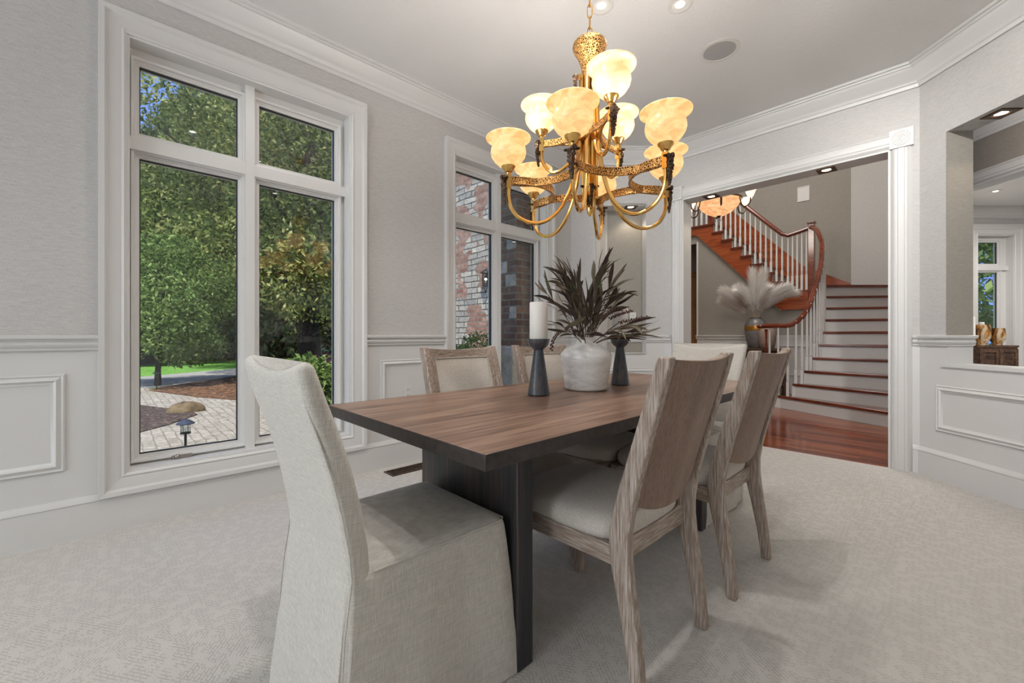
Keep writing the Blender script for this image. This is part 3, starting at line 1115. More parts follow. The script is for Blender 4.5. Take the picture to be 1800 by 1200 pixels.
stair = empty('staircase', (-1.2, 6.6, 0), 'curved cherry and white staircase with turned balusters rising from the foyer', 'staircase')
for k in range(10):
    R, L = TR[k]
    Re = ext(R, L, 0.30 if k < 9 else 0.22)
    z = RS * (k + 1)
    if k < 9:
        R2, L2 = TR[k + 1]
        R2e = ext(R2, L2, 0.30 if k < 8 else 0.22)
        (ra, la), (rb, lb) = shift(Re, L, 0.0), shift(R2e, L2, 0.05)
        MB().prism([ra, rb, lb, la], z - 0.034, z).build('tread', CHERRYD if False else CHERRYD, stair, bevel=0.008)
        (ra, la), (rb, lb) = shift(Re, L, 0.032), shift(R2e, L2, 0.08)
        lz = max(0.0, z - RS - 0.03)
        MB().prism([ra, rb, lb, la], lz, z - 0.034).build('riser', WHITE, stair, smooth=0)
    else:
        (ra, la) = shift(Re, L, 0.0)
        pl = [ra, (-0.50, 8.9), (-0.68, 9.22), (-0.95, 9.40), (-1.3, 9.46), (-2.10, 9.46), (-2.10, SY - 0.01), (-1.66, SY - 0.01), la]
        MB().prism(pl, z - 0.04, z + 0.0).build('landing', CHERRYD, stair, smooth=0)
        (ra, la) = shift(Re, L, 0.032)
        MB().prism([ra, (-0.56, 8.9), (-1.3, 9.40), (-1.62, SY + 0.05), la], 1.2, z - 0.04).build('riser', WHITE, stair, smooth=0)
# inner stringer (white) under the left ends
mb = MB()
for k in range(9):
    a, b = TR[k][1], TR[k + 1][1]
    z = RS * (k + 1)
    dx, dy = b[0] - a[0], b[1] - a[1]
    mb.hexa([(a[0], a[1], 0), (b[0], b[1], 0), (b[0] + 0.05, b[1] + 0.03, 0), (a[0] + 0.05, a[1] + 0.03, 0),
             (a[0], a[1], z - 0.034), (b[0], b[1], z - 0.034), (b[0] + 0.05, b[1] + 0.03, z - 0.034), (a[0] + 0.05, a[1] + 0.03, z - 0.034)])
mb.build('stringer', WHITE, stair, smooth=0)
# landing face and upper flight
Z0 = 1.79
MB().box((-2.10, SY - 0.02, 1.462), (-1.64, SY + 0.02, Z0 - 0.04)).build('landing_face', CHERRY, stair, smooth=0)
XN = [-2.086 - 0.171 * j for j in range(8)]
poly = [(-2.10, Z0)]
for j in range(8):
    zt = Z0 + 0.1775 * (j + 1) - 0.03
    x = XN[j] - 0.02
    poly += [(x, poly[-1][1]), (x, zt)]
poly += [(-4.62, poly[-1][1]), (-4.62, 3.03), (-3.614, 3.03), (-2.147, 1.462), (-2.10, 1.462)]
MB().loft([[(x, SY - 0.02, z) for x, z in poly], [(x, SY + 0.03, z) for x, z in poly]]).build('stringer', CHERRY, stair, smooth=0)
for j in range(8):
    zt = Z0 + 0.1775 * (j + 1)
    x1 = XN[j] + 0.015
    x0 = XN[j] - 0.20 if j < 7 else -4.62
    MB().box((x0, SY - 0.05, zt - 0.03), (x1, FB - 0.02, zt)).build('tread', CHERRYD, stair, smooth=0)
    MB().box((XN[j] - 0.03, SY + 0.03, zt - 0.1775), (XN[j] - 0.012, FB - 0.02, zt - 0.03)).build('riser', WHITE, stair, smooth=0)
# skirt board on the stairwell wall
MB().loft([[(x, y, z) for x, z in ((-1.29, 1.79), (-1.29, 1.93), (-2.0, 2.33), (-3.4, 3.78), (-3.5, 3.4), (-2.2, 2.0), (-2.1, 1.79))] for y in (FB - 0.03, FB - 0.001)]).build('skirt_board', CHERRY, stair, smooth=0)
# white soffit box below the landing edge is covered by the wall; newels
for x, z0, z1 in ((-1.69, Z0, 2.90), (-3.33, 3.2, 4.25)):
    MB().box((x - 0.045, SY - 0.045, z0 - 0.3 if z0 < 3 else z0), (x + 0.045, SY + 0.045, z1)).box((x - 0.058, SY - 0.058, z1), (x + 0.058, SY + 0.058, z1 + 0.03)).build('newel_post', CHERRYD, stair, bevel=0.006)


def baluster(x, y, z0, z1, sq=0.19):
    h = z1 - z0
    mb = MB()
    w = 0.017
    mb.box((x - w, y - w, z0), (x + w, y + w, z0 + sq))
    pr = [(0.012, 0), (0.018, 0.008), (0.018, 0.016), (0.011, 0.024), (0.016, 0.034), (0.016, 0.040), (0.012, 0.05), (0.0175, 0.10), (0.016, 0.2), (0.012, (h - sq) * 0.8), (0.009, h - sq)]
    mb.lathe(pr, (x, y, z0 + sq), 10)
    return mb.build('baluster', WHITE, stair)


RAILP = [(-1.98, 6.98, 1.15), (-1.90, 6.90, 1.155), (-1.76, 6.86, 1.155), (-1.62, 6.84, 1.155), (-1.54, 6.86, 1.19), (-1.46, 6.93, 1.29), (-1.41, 7.03, 1.44), (-1.375, 7.20, 1.67), (-1.36, 7.37, 1.90),
         (-1.362, 7.53, 2.10), (-1.385, 7.69, 2.27), (-1.415, 7.85, 2.42), (-1.47, 8.03, 2.56), (-1.55, 8.25, 2.70), (-1.63, 8.42, 2.79), (-1.69, SY - 0.03, 2.83)]
mb = MB()
mb.stube([(x, y, z) for x, y, z in RAILP], 0.034, 10, 4)
mb.sphere((-1.99, 7.0, 1.15), 0.075, sc_=(1, 1, 0.42))
mb.build('handrail', CHERRYD, stair)
RAIL2 = [(-1.69, SY, 2.84), (-1.85, SY, 2.80), (-2.03, SY, 2.76), (-2.12, SY, 2.80), (-2.25, SY, 2.93), (-3.28, SY, 4.02)]
MB().tube(RAIL2, 0.036, 10).build('handrail', CHERRYD, stair)
MB().tube([(-3.33, SY, 4.15), (-4.62, SY, 4.15)], 0.036, 10).build('handrail', CHERRYD, stair)


def rz_at(pts, key, val):
    for a, b in zip(pts[:-1], pts[1:]):
        u, v = a[key], b[key]
        if (u - val) * (v - val) <= 0 and u != v:
            return a[2] + (b[2] - a[2]) * (val - u) / (v - u)
    return pts[-1][2]


for k in range(9):
    a, b = TR[k][1], TR[k + 1][1]
    for fr in (0.22, 0.72):
        x = a[0] + (b[0] - a[0]) * fr + 0.035
        y = a[1] + (b[1] - a[1]) * fr + 0.03
        z = RS * (k + 1)
        # height of the rail above
        cand = []
        for i in range(len(RAILP) - 1):
            for q in range(11):
                f = q / 10
                g = [RAILP[i][m_] + (RAILP[i + 1][m_] - RAILP[i][m_]) * f for m_ in range(3)]
                cand.append((math.hypot(g[0] - x, g[1] - y), g[2]))
        zr = min(cand)[1]
        baluster(x - 0.02, y - 0.015, z, zr)
baluster(-1.87, 6.93, RS - 0.03, 1.13)
MB().lathe([(0.03, 0), (0.02, 0.05), (0.012, 0.3), (0.016, 0.55), (0.012, 0.8), (0.022, 0.96)], (-1.93, 6.99, RS - 0.03), 10).build('volute_post', CHERRYD, stair)
for i in range(5):
    x = -1.76 - i * 0.068
    baluster(x, SY, Z0, rz_at(RAIL2, 0, x) - 0.02, 0.26)
for j in range(8):
    for dx in (0.035, 0.12):
        x = XN[j] - dx
        if x < -3.27:
            continue
        baluster(x, SY, Z0 + 0.1775 * (j + 1), rz_at(RAIL2, 0, x) - 0.02)
for i in range(12):
    baluster(-3.42 - i * 0.1, SY, 3.21, 4.12, 0.24)
# intermediate white post run on the first flight
tag(tag(MB().frame((0, FB, 0), (1, 0, 0), (0, 0, 1), (0, -1, 0), (-2.07, 3.56, -1.915, 3.80), [(0, 0), (0, 0.012), (0.018, 0.012), (0.018, 0)]).box((-2.07, FB - 0.006, 3.56), (-1.915, FB, 3.80)).build('return_air_grille', WHITE, smooth=0),
    'small white framed air grille high on the grey stairwell wall', 'vent'))

# ------------------------------------------------------------------ recessed lights
def recessed_square(x, y, z, ang, label, power=3.0, spot_blend=0.6):
    r = empty('recessed_light', (x, y, z), label, 'recessed light', rz=ang)
    s = 0.055
    MB().frame((0, 0, 0), (1, 0, 0), (0, 1, 0), (0, 0, -1), (-0.034, -0.034, 0.034, 0.034), [(0, 0), (0, 0.004), (0.03, 0.006), (0.032, 0)]).build('trim_plate', BRONZE, r, world=False)
    MB().lathe([(0.032, 0.001), (0.030, 0.0), (0.024, -0.002), (0.001, -0.003)], (0, 0, 0), 20).build('lamp', BULB, r, world=False)
    lamp('recessed_lamp', 'SPOT', (x, y, z - 0.02), power, (1.0, 0.86, 0.66), spot=110, radius=0.03, blend=spot_blend)


recessed_square(-0.768, BY + 0.085, DZ - 0.013, 0, 'square bronze recessed light in the foyer doorway head, nearer the right jamb')
recessed_square(-1.722, BY + 0.085, DZ - 0.013, 0, 'square bronze recessed light in the foyer doorway head, above the hanging bowl lamp')
recessed_square(0.195, 4.121, PO[3] - 0.001, pi / 4, 'square bronze recessed light in the head of the pass-through opening', 2.5)
recessed_square(-2.475, 4.16, NO[3] - 0.007, pi / 4, 'square bronze recessed light in the top of the wall niche', 3.5)


def downlight(x, y, label, power, z=CZ, group=None):
    r = empty('downlight', (x, y, z), label, 'ceiling light', group)
    MB().lathe([(0.072, 0.002), (0.074, -0.003), (0.062, -0.006), (0.055, -0.004), (0.047, -0.001), (0.040, -0.0005)], (0, 0, 0), 28, caps=False).build('trim_ring', PLASTIC, r, world=False)
    MB().lathe([(0.047, -0.0012), (0.026, -0.0004)], (0, 0, 0), 24, caps=False).build('reflector', WAX, r, world=False)
    MB().lathe([(0.027, -0.0015), (0.001, -0.0016)], (0, 0, 0), 24, caps=False).build('lamp', BULBW, r, world=False)
    if power:
        lamp('downlight_lamp', 'SPOT', (x, y, z - 0.03), power, (1.0, 0.965, 0.92), spot=140, radius=0.045, blend=0.8)


DLP = 18
downlight(-1.489, 2.168, 'round white downlight beside the chandelier chain', DLP)
downlight(-1.156, 2.504, 'round white downlight between the chain and the ceiling speaker', DLP)
downlight(-1.156, 0.60, 'round white downlight over the near end of the table', DLP)
downlight(-0.80, 1.25, 'round white downlight over the right edge of the table', DLP * 2.2)
downlight(-2.25, 0.85, 'added round white fill downlight close to the tall window wall', DLP)  # extra downlight added out of view for fill
downlight(-0.25, 2.3, 'added round white downlight over the carpet before the foyer opening', 0)  # fixture added out of view for a wall-brightening spot
downlight(0.3, 1.7, 'added round white downlight in the right part of the ceiling', 0)  # another added, unseen fixture, for the spot on the right wall


def washer(x, y, tx, ty, tz, power, spot=85):
    # added spot turned toward a wall to brighten it
    from mathutils import Vector
    o = lamp('wall_fill_spot', 'SPOT', (x, y, CZ - 0.03), power, (1.0, 0.98, 0.95), spot=spot, radius=0.045, blend=0.9)
    o.rotation_euler = (Vector((tx, ty, tz)) - Vector((x, y, CZ - 0.03))).to_track_quat('-Z', 'Y').to_euler()


washer(-0.25, 2.3, -0.9, 4.36, 2.2, 80, 64)
washer(0.3, 1.7, 0.25, 4.0, 1.9, 165, 68)
washer(-1.489, 2.168, -2.3, 4.3, 2.0, 58, 62)
p5 = VR(5.89, 6.72)
downlight(p5[0], p5[1], 'round downlight in the ceiling of the far room', 25)
r = empty('ceiling_speaker', (-1.151, 3.113, CZ), 'round white in-ceiling speaker with grey grille', 'speaker')
MB().lathe([(0.128, 0.002), (0.128, -0.004), (0.106, -0.006), (0.103, -0.002)], (0, 0, 0), 40, caps=False).build('trim_ring', PLASTIC, r, world=False)
MB().lathe([(0.104, -0.003), (0.001, -0.0035)], (0, 0, 0), 40).build('grille', SPEAKER, r, world=False)

# ------------------------------------------------------------------ table
TX0, TX1, TY0, TY1, TZ = -1.61, -0.703, 0.59, 2.59, 0.762
tb = empty('dining_table', (-1.155, 1.59, 0), 'long dark walnut dining table on black plank legs', 'dining table')
_t = MB().box((TX0, TY0, TZ - 0.038), (TX1, TY1, TZ))
_t.m = [1, 0, 1, 1, 1, 1]
_t.build('tabletop', [TOPW, plain('dark_table_edge', (0.028, 0.021, 0.019), 0.4, var=0.5, scale=40)], tb, bevel=0.002)
for y0 in (0.892, 2.228):
    MB().box((-1.45, y0, 0), (-0.912, y0 + 0.068, TZ - 0.038)).build('leg', BASEW, tb, bevel=0.004)


# ------------------------------------------------------------------ dining chairs
def interp(pts, z):
    for a, b in zip(pts[:-1], pts[1:]):
        if a[0] <= z <= b[0]:
            f = (z - a[0]) / (b[0] - a[0])
            return [a[i] + (b[i] - a[i]) * f for i in range(1, len(a))]
    return list(pts[-1][1:]) if z > pts[-1][0] else list(pts[0][1:])


SPR = [(0.0, 0.272, 0.036), (0.12, 0.258, 0.041), (0.25, 0.236, 0.050), (0.33, 0.221, 0.058), (0.39, 0.212, 0.064), (0.45, 0.213, 0.063), (0.52, 0.226, 0.059), (0.60, 0.247, 0.055),
       (0.75, 0.291, 0.049), (0.90, 0.335, 0.043), (0.962, 0.353, 0.038)]


def make_chair():
    ch = empty('dining_chair', (0, 0, 0))
    for s in (-1, 1):
        rings = []
        for z, cx, w in SPR:
            ya, yb = s * 0.196, s * 0.230
            rings.append([(cx - w / 2, ya, z), (cx + w / 2, ya, z), (cx + w / 2, yb, z), (cx - w / 2, yb, z)])
        MB().loft(rings).build('rear_leg', OAK, ch, world=False, bevel=0.005, smooth=30)
        MB().hexa([(-0.262, s * 0.19 - 0.02, 0), (-0.230, s * 0.19 - 0.02, 0), (-0.230, s * 0.19 + 0.02, 0), (-0.262, s * 0.19 + 0.02, 0),
                   (-0.268, s * 0.205 - 0.024, 0.405), (-0.218, s * 0.205 - 0.024, 0.405), (-0.218, s * 0.205 + 0.024, 0.405), (-0.268, s * 0.205 + 0.024, 0.405)]).build('front_leg', OAK, ch, world=False, bevel=0.003, smooth=0)
    for s in (-1, 1):
        MB().box((-0.225, s * 0.228 if s < 0 else 0.206, 0.350), (0.200, -0.206 if s < 0 else 0.228, 0.408)).build('side_rail', OAKX, ch, world=False, bevel=0.002, smooth=0)
    MB().box((0.182, -0.197, 0.350), (0.210, 0.197, 0.412)).build('seat_rail', OAKH, ch, world=False, bevel=0.002, smooth=0)
    MB().box((-0.262, -0.19, 0.350), (-0.238, 0.19, 0.408)).build('seat_rail', OAKH, ch, world=False, bevel=0.002, smooth=0)
    # cushion
    def sup(hx, hy, cx, z, n=5.0, m=48):
        out = []
        for j in range(m):
            a = 2 * pi * j / m
            c_, s_ = cos(a), sin(a)
            k = (abs(c_) ** n + abs(s_) ** n) ** (-1 / n)
            out.append((cx + hx * k * c_, hy * k * s_, z))
        return out
    cx = -0.035
    rings = [sup(0.215, 0.205, cx, 0.402), sup(0.238, 0.224, cx, 0.408), sup(0.243, 0.230, cx, 0.425), sup(0.242, 0.229, cx, 0.445), sup(0.235, 0.222, cx, 0.462),
             sup(0.215, 0.203, cx, 0.476, 4), sup(0.17, 0.16, cx, 0.486, 3), sup(0.10, 0.095, cx, 0.491, 2.4), sup(0.03, 0.03, cx, 0.493, 2)]
    MB().loft(rings).build('seat_cushion', SEATF, ch, world=False, smooth=60)
    # curved back
    def xb(z):
        return interp(SPR, z)[0]
    bow = lambda y: 0.026 * (1 - (y / 0.2) ** 2)
    ny = 17
    ys = [-0.197 + 0.394 * i / (ny - 1) for i in range(ny)]

    def sheet(zlo, zhi, off0, off1, y0, y1, nz=12, bulge=0.0, topdip=0.0, namef=None):
        rows_b, rows_f = [], []
        yy = [y0 + (y1 - y0) * i / (ny - 1) for i in range(ny)]
        for k in range(nz + 1):
            f = k / nz
            rb, rf = [], []
            for i, y in enumerate(yy):
                lo = zlo(y) if callable(zlo) else zlo
                hi = zhi(y) if callable(zhi) else zhi
                z = lo + (hi - lo) * f
                u = (2 * i / (ny - 1) - 1)
                bg = bulge * (1 - u ** 6) * (1 - (2 * f - 1) ** 6)
                rb.append((xb(z) + bow(y) + off1, y, z))
                rf.append((xb(z) + bow(y) + off0 - bg, y, z))
            rows_b.append(rb)
            rows_f.append(rf)
        mb = MB()
        rings = [rf + list(reversed(rb)) for rf, rb in zip(rows_f, rows_b)]
        mb.loft(rings)
        return mb
    low = lambda y: 0.485 - 0.0 + 0.045 * (abs(y) / 0.197) ** 2.2
    top = lambda y: 0.955 - 0.010 * (1 - (y / 0.197) ** 2)
    sheet(low, top, 0.004, 0.014, -0.197, 0.197).build('back_veneer', VENEER, ch, world=False, smooth=40)
    sheet(lambda y: top(y) - 0.042, top, -0.018, 0.004, -0.197, 0.197, 2).build('top_rail', OAKH, ch, world=False, smooth=40)
    for a, b in ((-0.197, -0.170), (0.170, 0.197)):
        sheet(0.53, 0.915, -0.018, 0.004, a, b, 8).build('back_frame', OAK, ch, world=False, smooth=40)
    sheet(0.525, 0.908, -0.013, 0.004, -0.168, 0.168, 10, 0.014).build('back_pad', SEATF, ch, world=False, smooth=60)
    # thin welt round the pad
    pts = []
    for i in range(17):
        y = -0.166 + 0.332 * i / 16
        pts.append((xb(0.906) + bow(y) - 0.017, y, 0.906))
    for i in range(1, 12):
        z = 0.906 - 0.38 * i / 12
        pts.append((xb(z) + bow(0.166) - 0.017, 0.166, z))
    for i in range(17):
        y = 0.166 - 0.332 * i / 16
        pts.append((xb(0.527) + bow(y) - 0.017, y, 0.527))
    for i in range(1, 12):
        z = 0.527 + 0.38 * i / 12
        pts.append((xb(z) + bow(0.166) - 0.017, -0.166, z))
    MB().tube(pts, 0.003, 6, closed=True).build('piping', SEATF, ch, world=False)
    return ch


proto = make_chair()
spots = [(-0.885, 1.29, 0, 'washed oak dining chair with curved slat back, nearest on the right of the table'),
         (-0.872, 1.965, 0, 'washed oak dining chair with curved slat back, farther one on the right of the table'),
         (-1.425, 1.32, pi, 'oak framed upholstered dining chair across the table, nearer the tall window'),
         (-1.425, 1.93, pi, 'oak framed upholstered dining chair across the table, behind the front candle holder')]
for i, (x, y, a, lb) in enumerate(spots):
    c = proto if i == 0 else copy_tree(proto)
    c.location = (x, y, 0)
    c.rotation_euler = (0, 0, a)
    tag(c, lb, 'dining chair', 'oak dining chairs along the table')


# ------------------------------------------------------------------ slipcovered end chairs
def rrect(x0, x1, y0, y1, r, n=8, m=14):
    pts = []
    cs = [(x1 - r, y1 - r, 0), (x0 + r, y1 - r, pi / 2), (x0 + r, y0 + r, pi), (x1 - r, y0 + r, 3 * pi / 2)]
    for i, (cx, cy, a0) in enumerate(cs):
        for k in range(n + 1):
            a = a0 + pi / 2 * k / n
            pts.append((cx + r * cos(a), cy + r * sin(a)))
        nx = cs[(i + 1) % 4]
        a1 = nx[2]
        p0 = pts[-1]
        p1 = (nx[0] + r * cos(a1), nx[1] + r * sin(a1))
        for k in range(1, m):
            pts.append((p0[0] + (p1[0] - p0[0]) * k / m, p0[1] + (p1[1] - p0[1]) * k / m))
    return pts


def make_slip(fab):
    ch = empty('slipcovered_chair', (0, 0, 0))
    Y0 = 0.60
    # skirt and seat body, local y = world y - 0.60
    rear = [(0.0, 0.346), (0.05, 0.349), (0.16, 0.361), (0.285, 0.375), (0.38, 0.383), (0.44, 0.388), (0.478, 0.392)]
    front = [(0.0, 0.921), (0.05, 0.915), (0.17, 0.903), (0.31, 0.891), (0.40, 0.879), (0.478, 0.866)]
    rings = []
    zs = [0.004, 0.05, 0.1, 0.15, 0.2, 0.25, 0.3, 0.34, 0.38, 0.41, 0.435, 0.45, 0.462, 0.470, 0.476]
    for z in zs:
        y0, y1 = interp(rear, z)[0] - Y0, interp(front, z)[0] - Y0
        hw = 0.2228 + 0.016 * (1 - z / 0.478) ** 1.3
        amp = 0.0065 * (1 - z / 0.478) ** 0.8
        inset = 0.0 if z < 0.455 else (z - 0.455) ** 2 * 30
        base = rrect(-hw + inset, hw - inset, y0 + inset, y1 - inset, 0.022)
        n = len(base)
        cx, cy = 0, (y0 + y1) / 2
        ring = []
        for j, (x, y) in enumerate(base):
            t = 2 * pi * j / n
            w = amp * (sin(7 * t + 0.8) + 0.7 * sin(13 * t + 2.1 + 2 * z) + 0.4 * sin(29 * t + 5 * z))
            d = math.hypot(x - cx, y - cy)
            ring.append((x + (x - cx) / d * w, y + (y - cy) / d * w, z))
        rings.append(ring)
    y0, y1 = rear[-1][1] - Y0, front[-1][1] - Y0
    for s, z in ((0.93, 0.481), (0.8, 0.484), (0.5, 0.487), (0.15, 0.488)):
        rings.append([(x * s, (y - (y0 + y1) / 2) * s + (y0 + y1) / 2, z) for x, y, _ in rings[14]])
    MB().loft(rings).build('seat_cover', fab, ch, world=False, smooth=50)
    # backrest
    RB = [(0.30, 0.384), (0.36, 0.387), (0.467, 0.389), (0.526, 0.384), (0.619, 0.367), (0.711, 0.345), (0.796, 0.318), (0.872, 0.291), (0.937, 0.276)]
    FB_ = [(0.36, 0.445), (0.467, 0.444), (0.526, 0.440), (0.619, 0.424), (0.711, 0.402), (0.796, 0.374), (0.872, 0.343), (0.937, 0.318)]
    rings = []
    for z in [0.36, 0.42, 0.467, 0.5, 0.526, 0.57, 0.619, 0.665, 0.711, 0.755, 0.796, 0.835, 0.872, 0.905, 0.925, 0.937]:
        y0, y1 = interp(RB, z)[0] - Y0, interp(FB_, z)[0] - Y0
        hwb = 0.2225 + 0.020 * max(0.0, (z - 0.6) / 0.34) ** 2
        base = rrect(-hwb, hwb, y0, y1, 0.022)
        ring = []
        for x, y in base:
            sad = 0.024 * ((abs(x) / 0.2225) ** 2 - 0.75) * max(0, (z - 0.7) / 0.24)
            bowy = -0.010 * (1 - (x / 0.2225) ** 2)
            ring.append((x, y - bowy * 0.6, z + sad))
        rings.append(ring)
    last = rings[-1]
    cy = sum(p[1] for p in last) / len(last)
    for s, dz in ((0.85, 0.009), (0.6, 0.0145), (0.25, 0.017)):
        rings.append([(x * (1 - (1 - s) * 0.12), (y - cy) * s + cy, z + dz) for x, y, z in last])
    MB().loft(rings).build('backrest_cover', fab, ch, world=False, smooth=60)
    # welt seams
    for s in (-1, 1):
        pts = [(s * 0.2235, interp(RB, z)[0] - Y0 + 0.006, z) for z in [0.05, 0.2, 0.35, 0.467, 0.526, 0.619, 0.711, 0.796, 0.872, 0.93]]
        pts[0] = (s * 0.236, 0.352 - Y0, 0.05)
        pts[1] = (s * 0.231, 0.366 - Y0, 0.2)
        pts[2] = (s * 0.226, 0.378 - Y0, 0.35)
        MB().tube(pts, 0.0022, 6).build('seam', fab, ch, world=False)
    pts = [(-0.221, 0.45 - Y0, 0.470), (-0.221, 0.85 - Y0, 0.470), (-0.21, 0.864 - Y0, 0.470), (0.21, 0.864 - Y0, 0.470), (0.221, 0.85 - Y0, 0.470), (0.221, 0.45 - Y0, 0.470)]
    MB().tube(pts, 0.0022, 6).build('seam', fab, ch, world=False)
    return ch


sl = make_slip(LINEN)
sl.location = (-1.158, 0.60, 0)
tag(sl, 'linen slipcovered chair with flared skirt at the near end of the table', 'dining chair', 'slipcovered chairs at the table ends')
sl2 = copy_tree(sl)
sl2.location = (-1.15, 2.60, 0)
sl2.rotation_euler = (0, 0, pi)
tag(sl2, 'white slipcovered chair at the far end of the table, toward the stairs', 'dining chair', 'slipcovered chairs at the table ends')

# ------------------------------------------------------------------ things on the table
def candle_set(x, y, lab_h, lab_c):
    r = tag(MB().lathe([(0.040, 0.0), (0.048, 0.004), (0.047, 0.012), (0.021, 0.192), (0.022, 0.198), (0.034, 0.206), (0.044, 0.218), (0.048, 0.232), (0.0485, 0.242), (0.044, 0.243), (0.040, 0.238), (0.002, 0.236)],
                       (0, 0, 0), 32).build('candle_holder', CANDLEW, smooth=50), lab_h, 'candle holder', 'candle holders on the table')
    r.location = (x, y, TZ)
    c = empty('pillar_candle', (x, y, TZ + 0.237), lab_c, 'candle', 'pillar candles on the table')
    MB().lathe([(0.038, 0.0), (0.039, 0.002), (0.039, 0.160), (0.037, 0.163), (0.030, 0.160), (0.002, 0.158)], (0, 0, 0), 32).build('wax', WAX, c, world=False, smooth=50)
    MB().tube([(0, 0, 0.157), (0.001, 0, 0.164), (0.003, 0, 0.169)], 0.001, 5).build('wick', BLACK, c, world=False)


candle_set(-1.246, 1.346, 'tapered blue-black wooden candle holder in front of the white vase', 'thick white pillar candle on the holder in front of the vase')
candle_set(-1.211, 1.932, 'tapered blue-black wooden candle holder behind the white vase', 'thick white pillar candle behind the vase, half hidden by leaves')
VX, VY = -1.221, 1.651
tag(MB().lathe([(0.085, 0.0), (0.098, 0.004), (0.102, 0.012), (0.105, 0.05), (0.116, 0.12), (0.122, 0.155), (0.119, 0.172), (0.100, 0.192), (0.070, 0.210), (0.048, 0.222), (0.040, 0.234), (0.041, 0.243),
                (0.045, 0.248), (0.041, 0.249), (0.035, 0.240), (0.034, 0.2), (0.002, 0.19)], (0, 0, 0), 48).build('vase', CERAMIC, smooth=60),
    'round-shouldered white glazed ceramic vase at the centre of the table', 'vase').location = (VX, VY, TZ)

# dried leaf arrangement
def blade(mb, base, az, el, ln, w, droop, rnd, mi=0):
    n = 9
    p = np.array(base, float)
    e = el
    L_, R_ = [], []
    tw = rnd.uniform(-0.9, 0.9)
    for i in range(n + 1):
        f = i / n
        d = np.array((cos(e) * cos(az), cos(e) * sin(az), sin(e)))
        side = np.array((-sin(az), cos(az), 0))
        nrm = np.cross(d, side)
        s = side * cos(tw) + nrm * sin(tw)
        wd = w * (sin(pi * min(1.0, f * 0.93 + 0.05)) ** 0.75) * (0.3 + 0.7 * min(1, f * 3.2))
        L_.append(p + s * wd / 2)
        R_.append(p - s * wd / 2 + nrm * wd * 0.12)
        p = p + d * ln / n
        e -= droop / n * (0.4 + 1.2 * f)
    vs, fs = [], []
    for i in range(n + 1):
        m_ = (L_[i] + R_[i]) / 2 - np.cross(L_[i] - R_[i], (0, 0, 1)) * 0.0
        vs += [tuple(L_[i]), tuple(m_ + np.array((0, 0, -0.12 * np.linalg.norm(L_[i] - R_[i])))), tuple(R_[i])]
    for i in range(n):
        a = i * 3
        fs += [(a, a + 1, a + 4, a + 3), (a + 1, a + 2, a + 5, a + 4)]
    mb.add(vs, fs, mi)


rnd = random.Random(11)
pl = empty('dried_plant', (VX, VY, TZ + 0.25), 'dried plum and olive bladed foliage arrangement in the white vase', 'plant')
mb = MB()
sb_ = MB()
NST = 28
for i in range(NST):
    az = i * 2.399 + rnd.uniform(-0.3, 0.3)
    el = (1.48, 1.2, 1.35, 0.62, 1.05)[i % 5] + rnd.uniform(-0.12, 0.12)
    ln = rnd.uniform(0.17, 0.30) if el > 0.9 else rnd.uniform(0.12, 0.2)
    p = np.array((VX + 0.012 * cos(az), VY + 0.012 * sin(az), TZ + 0.2))
    pts = [tuple(p)]
    e = el
    for q in range(8):
        d = np.array((cos(e) * cos(az), cos(e) * sin(az), sin(e)))
        p = p + d * (ln + 0.05) / 8
        e -= rnd.uniform(0.0, 0.07) if el > 0.9 else rnd.uniform(0.0, 0.1)
        pts.append(tuple(p))
        if q >= 2:
            for w in range(1 if q < 5 else 2):
                a2 = az + rnd.uniform(-1.1, 1.1)
                e2 = e + rnd.uniform(-0.55, 0.35)
                blade(mb, pts[-1], a2, max(0.1, e2), rnd.uniform(0.09, 0.19), rnd.uniform(0.011, 0.023), rnd.uniform(-0.5, 1.3), rnd)
    sb_.tube(pts, 0.0022, 5)
mb.build('leaf_blades', LEAF_V, pl, smooth=60)
sb_.build('stems', plain('plant_stem', (0.10, 0.055, 0.04), 0.7), pl)
for az, el, l, dr in ((-2.2, 0.9, 0.24, 2.6), (2.6, 0.7, 0.3, 1.2), (0.9, 0.8, 0.26, 0.6), (0.4, 0.5, 0.3, 0.4), (0.0, 0.9, 0.22, 0.5)):
    p = [VX, VY, TZ + 0.25]
    e = el
    mb = MB()
    for i in range(26):
        f = i / 26
        p = [p[0] + cos(az) * cos(e) * l / 26, p[1] + sin(az) * cos(e) * l / 26, p[2] + sin(e) * l / 26]
        e -= dr / 26
        if f > 0.5:
            for q in range(3):
                a = i + q * 2.1
                mb.sphere((p[0] + 0.006 * cos(a), p[1] + 0.006 * sin(a), p[2] + 0.004 * sin(a * 2)), 0.0045, 6, 4)
    mb.build('seed_head', plain('seed_brown', (0.085, 0.04, 0.03), 0.8), pl)

# ------------------------------------------------------------------ chandelier
CX, CY = -1.155, 1.59
cd = empty('chandelier', (CX, CY, 1.5), 'two-tier gold chandelier with nine lit alabaster shades over the table', 'chandelier')


def cl(mb, name, mat, rz=0.0, parent=cd, smooth=40):
    o = mb.build(name, mat, parent, smooth=smooth, world=False)
    o.location = (0, 0, -1.5) if parent is cd else (0, 0, 0)
    o.rotation_euler = (0, 0, rz)
    return o


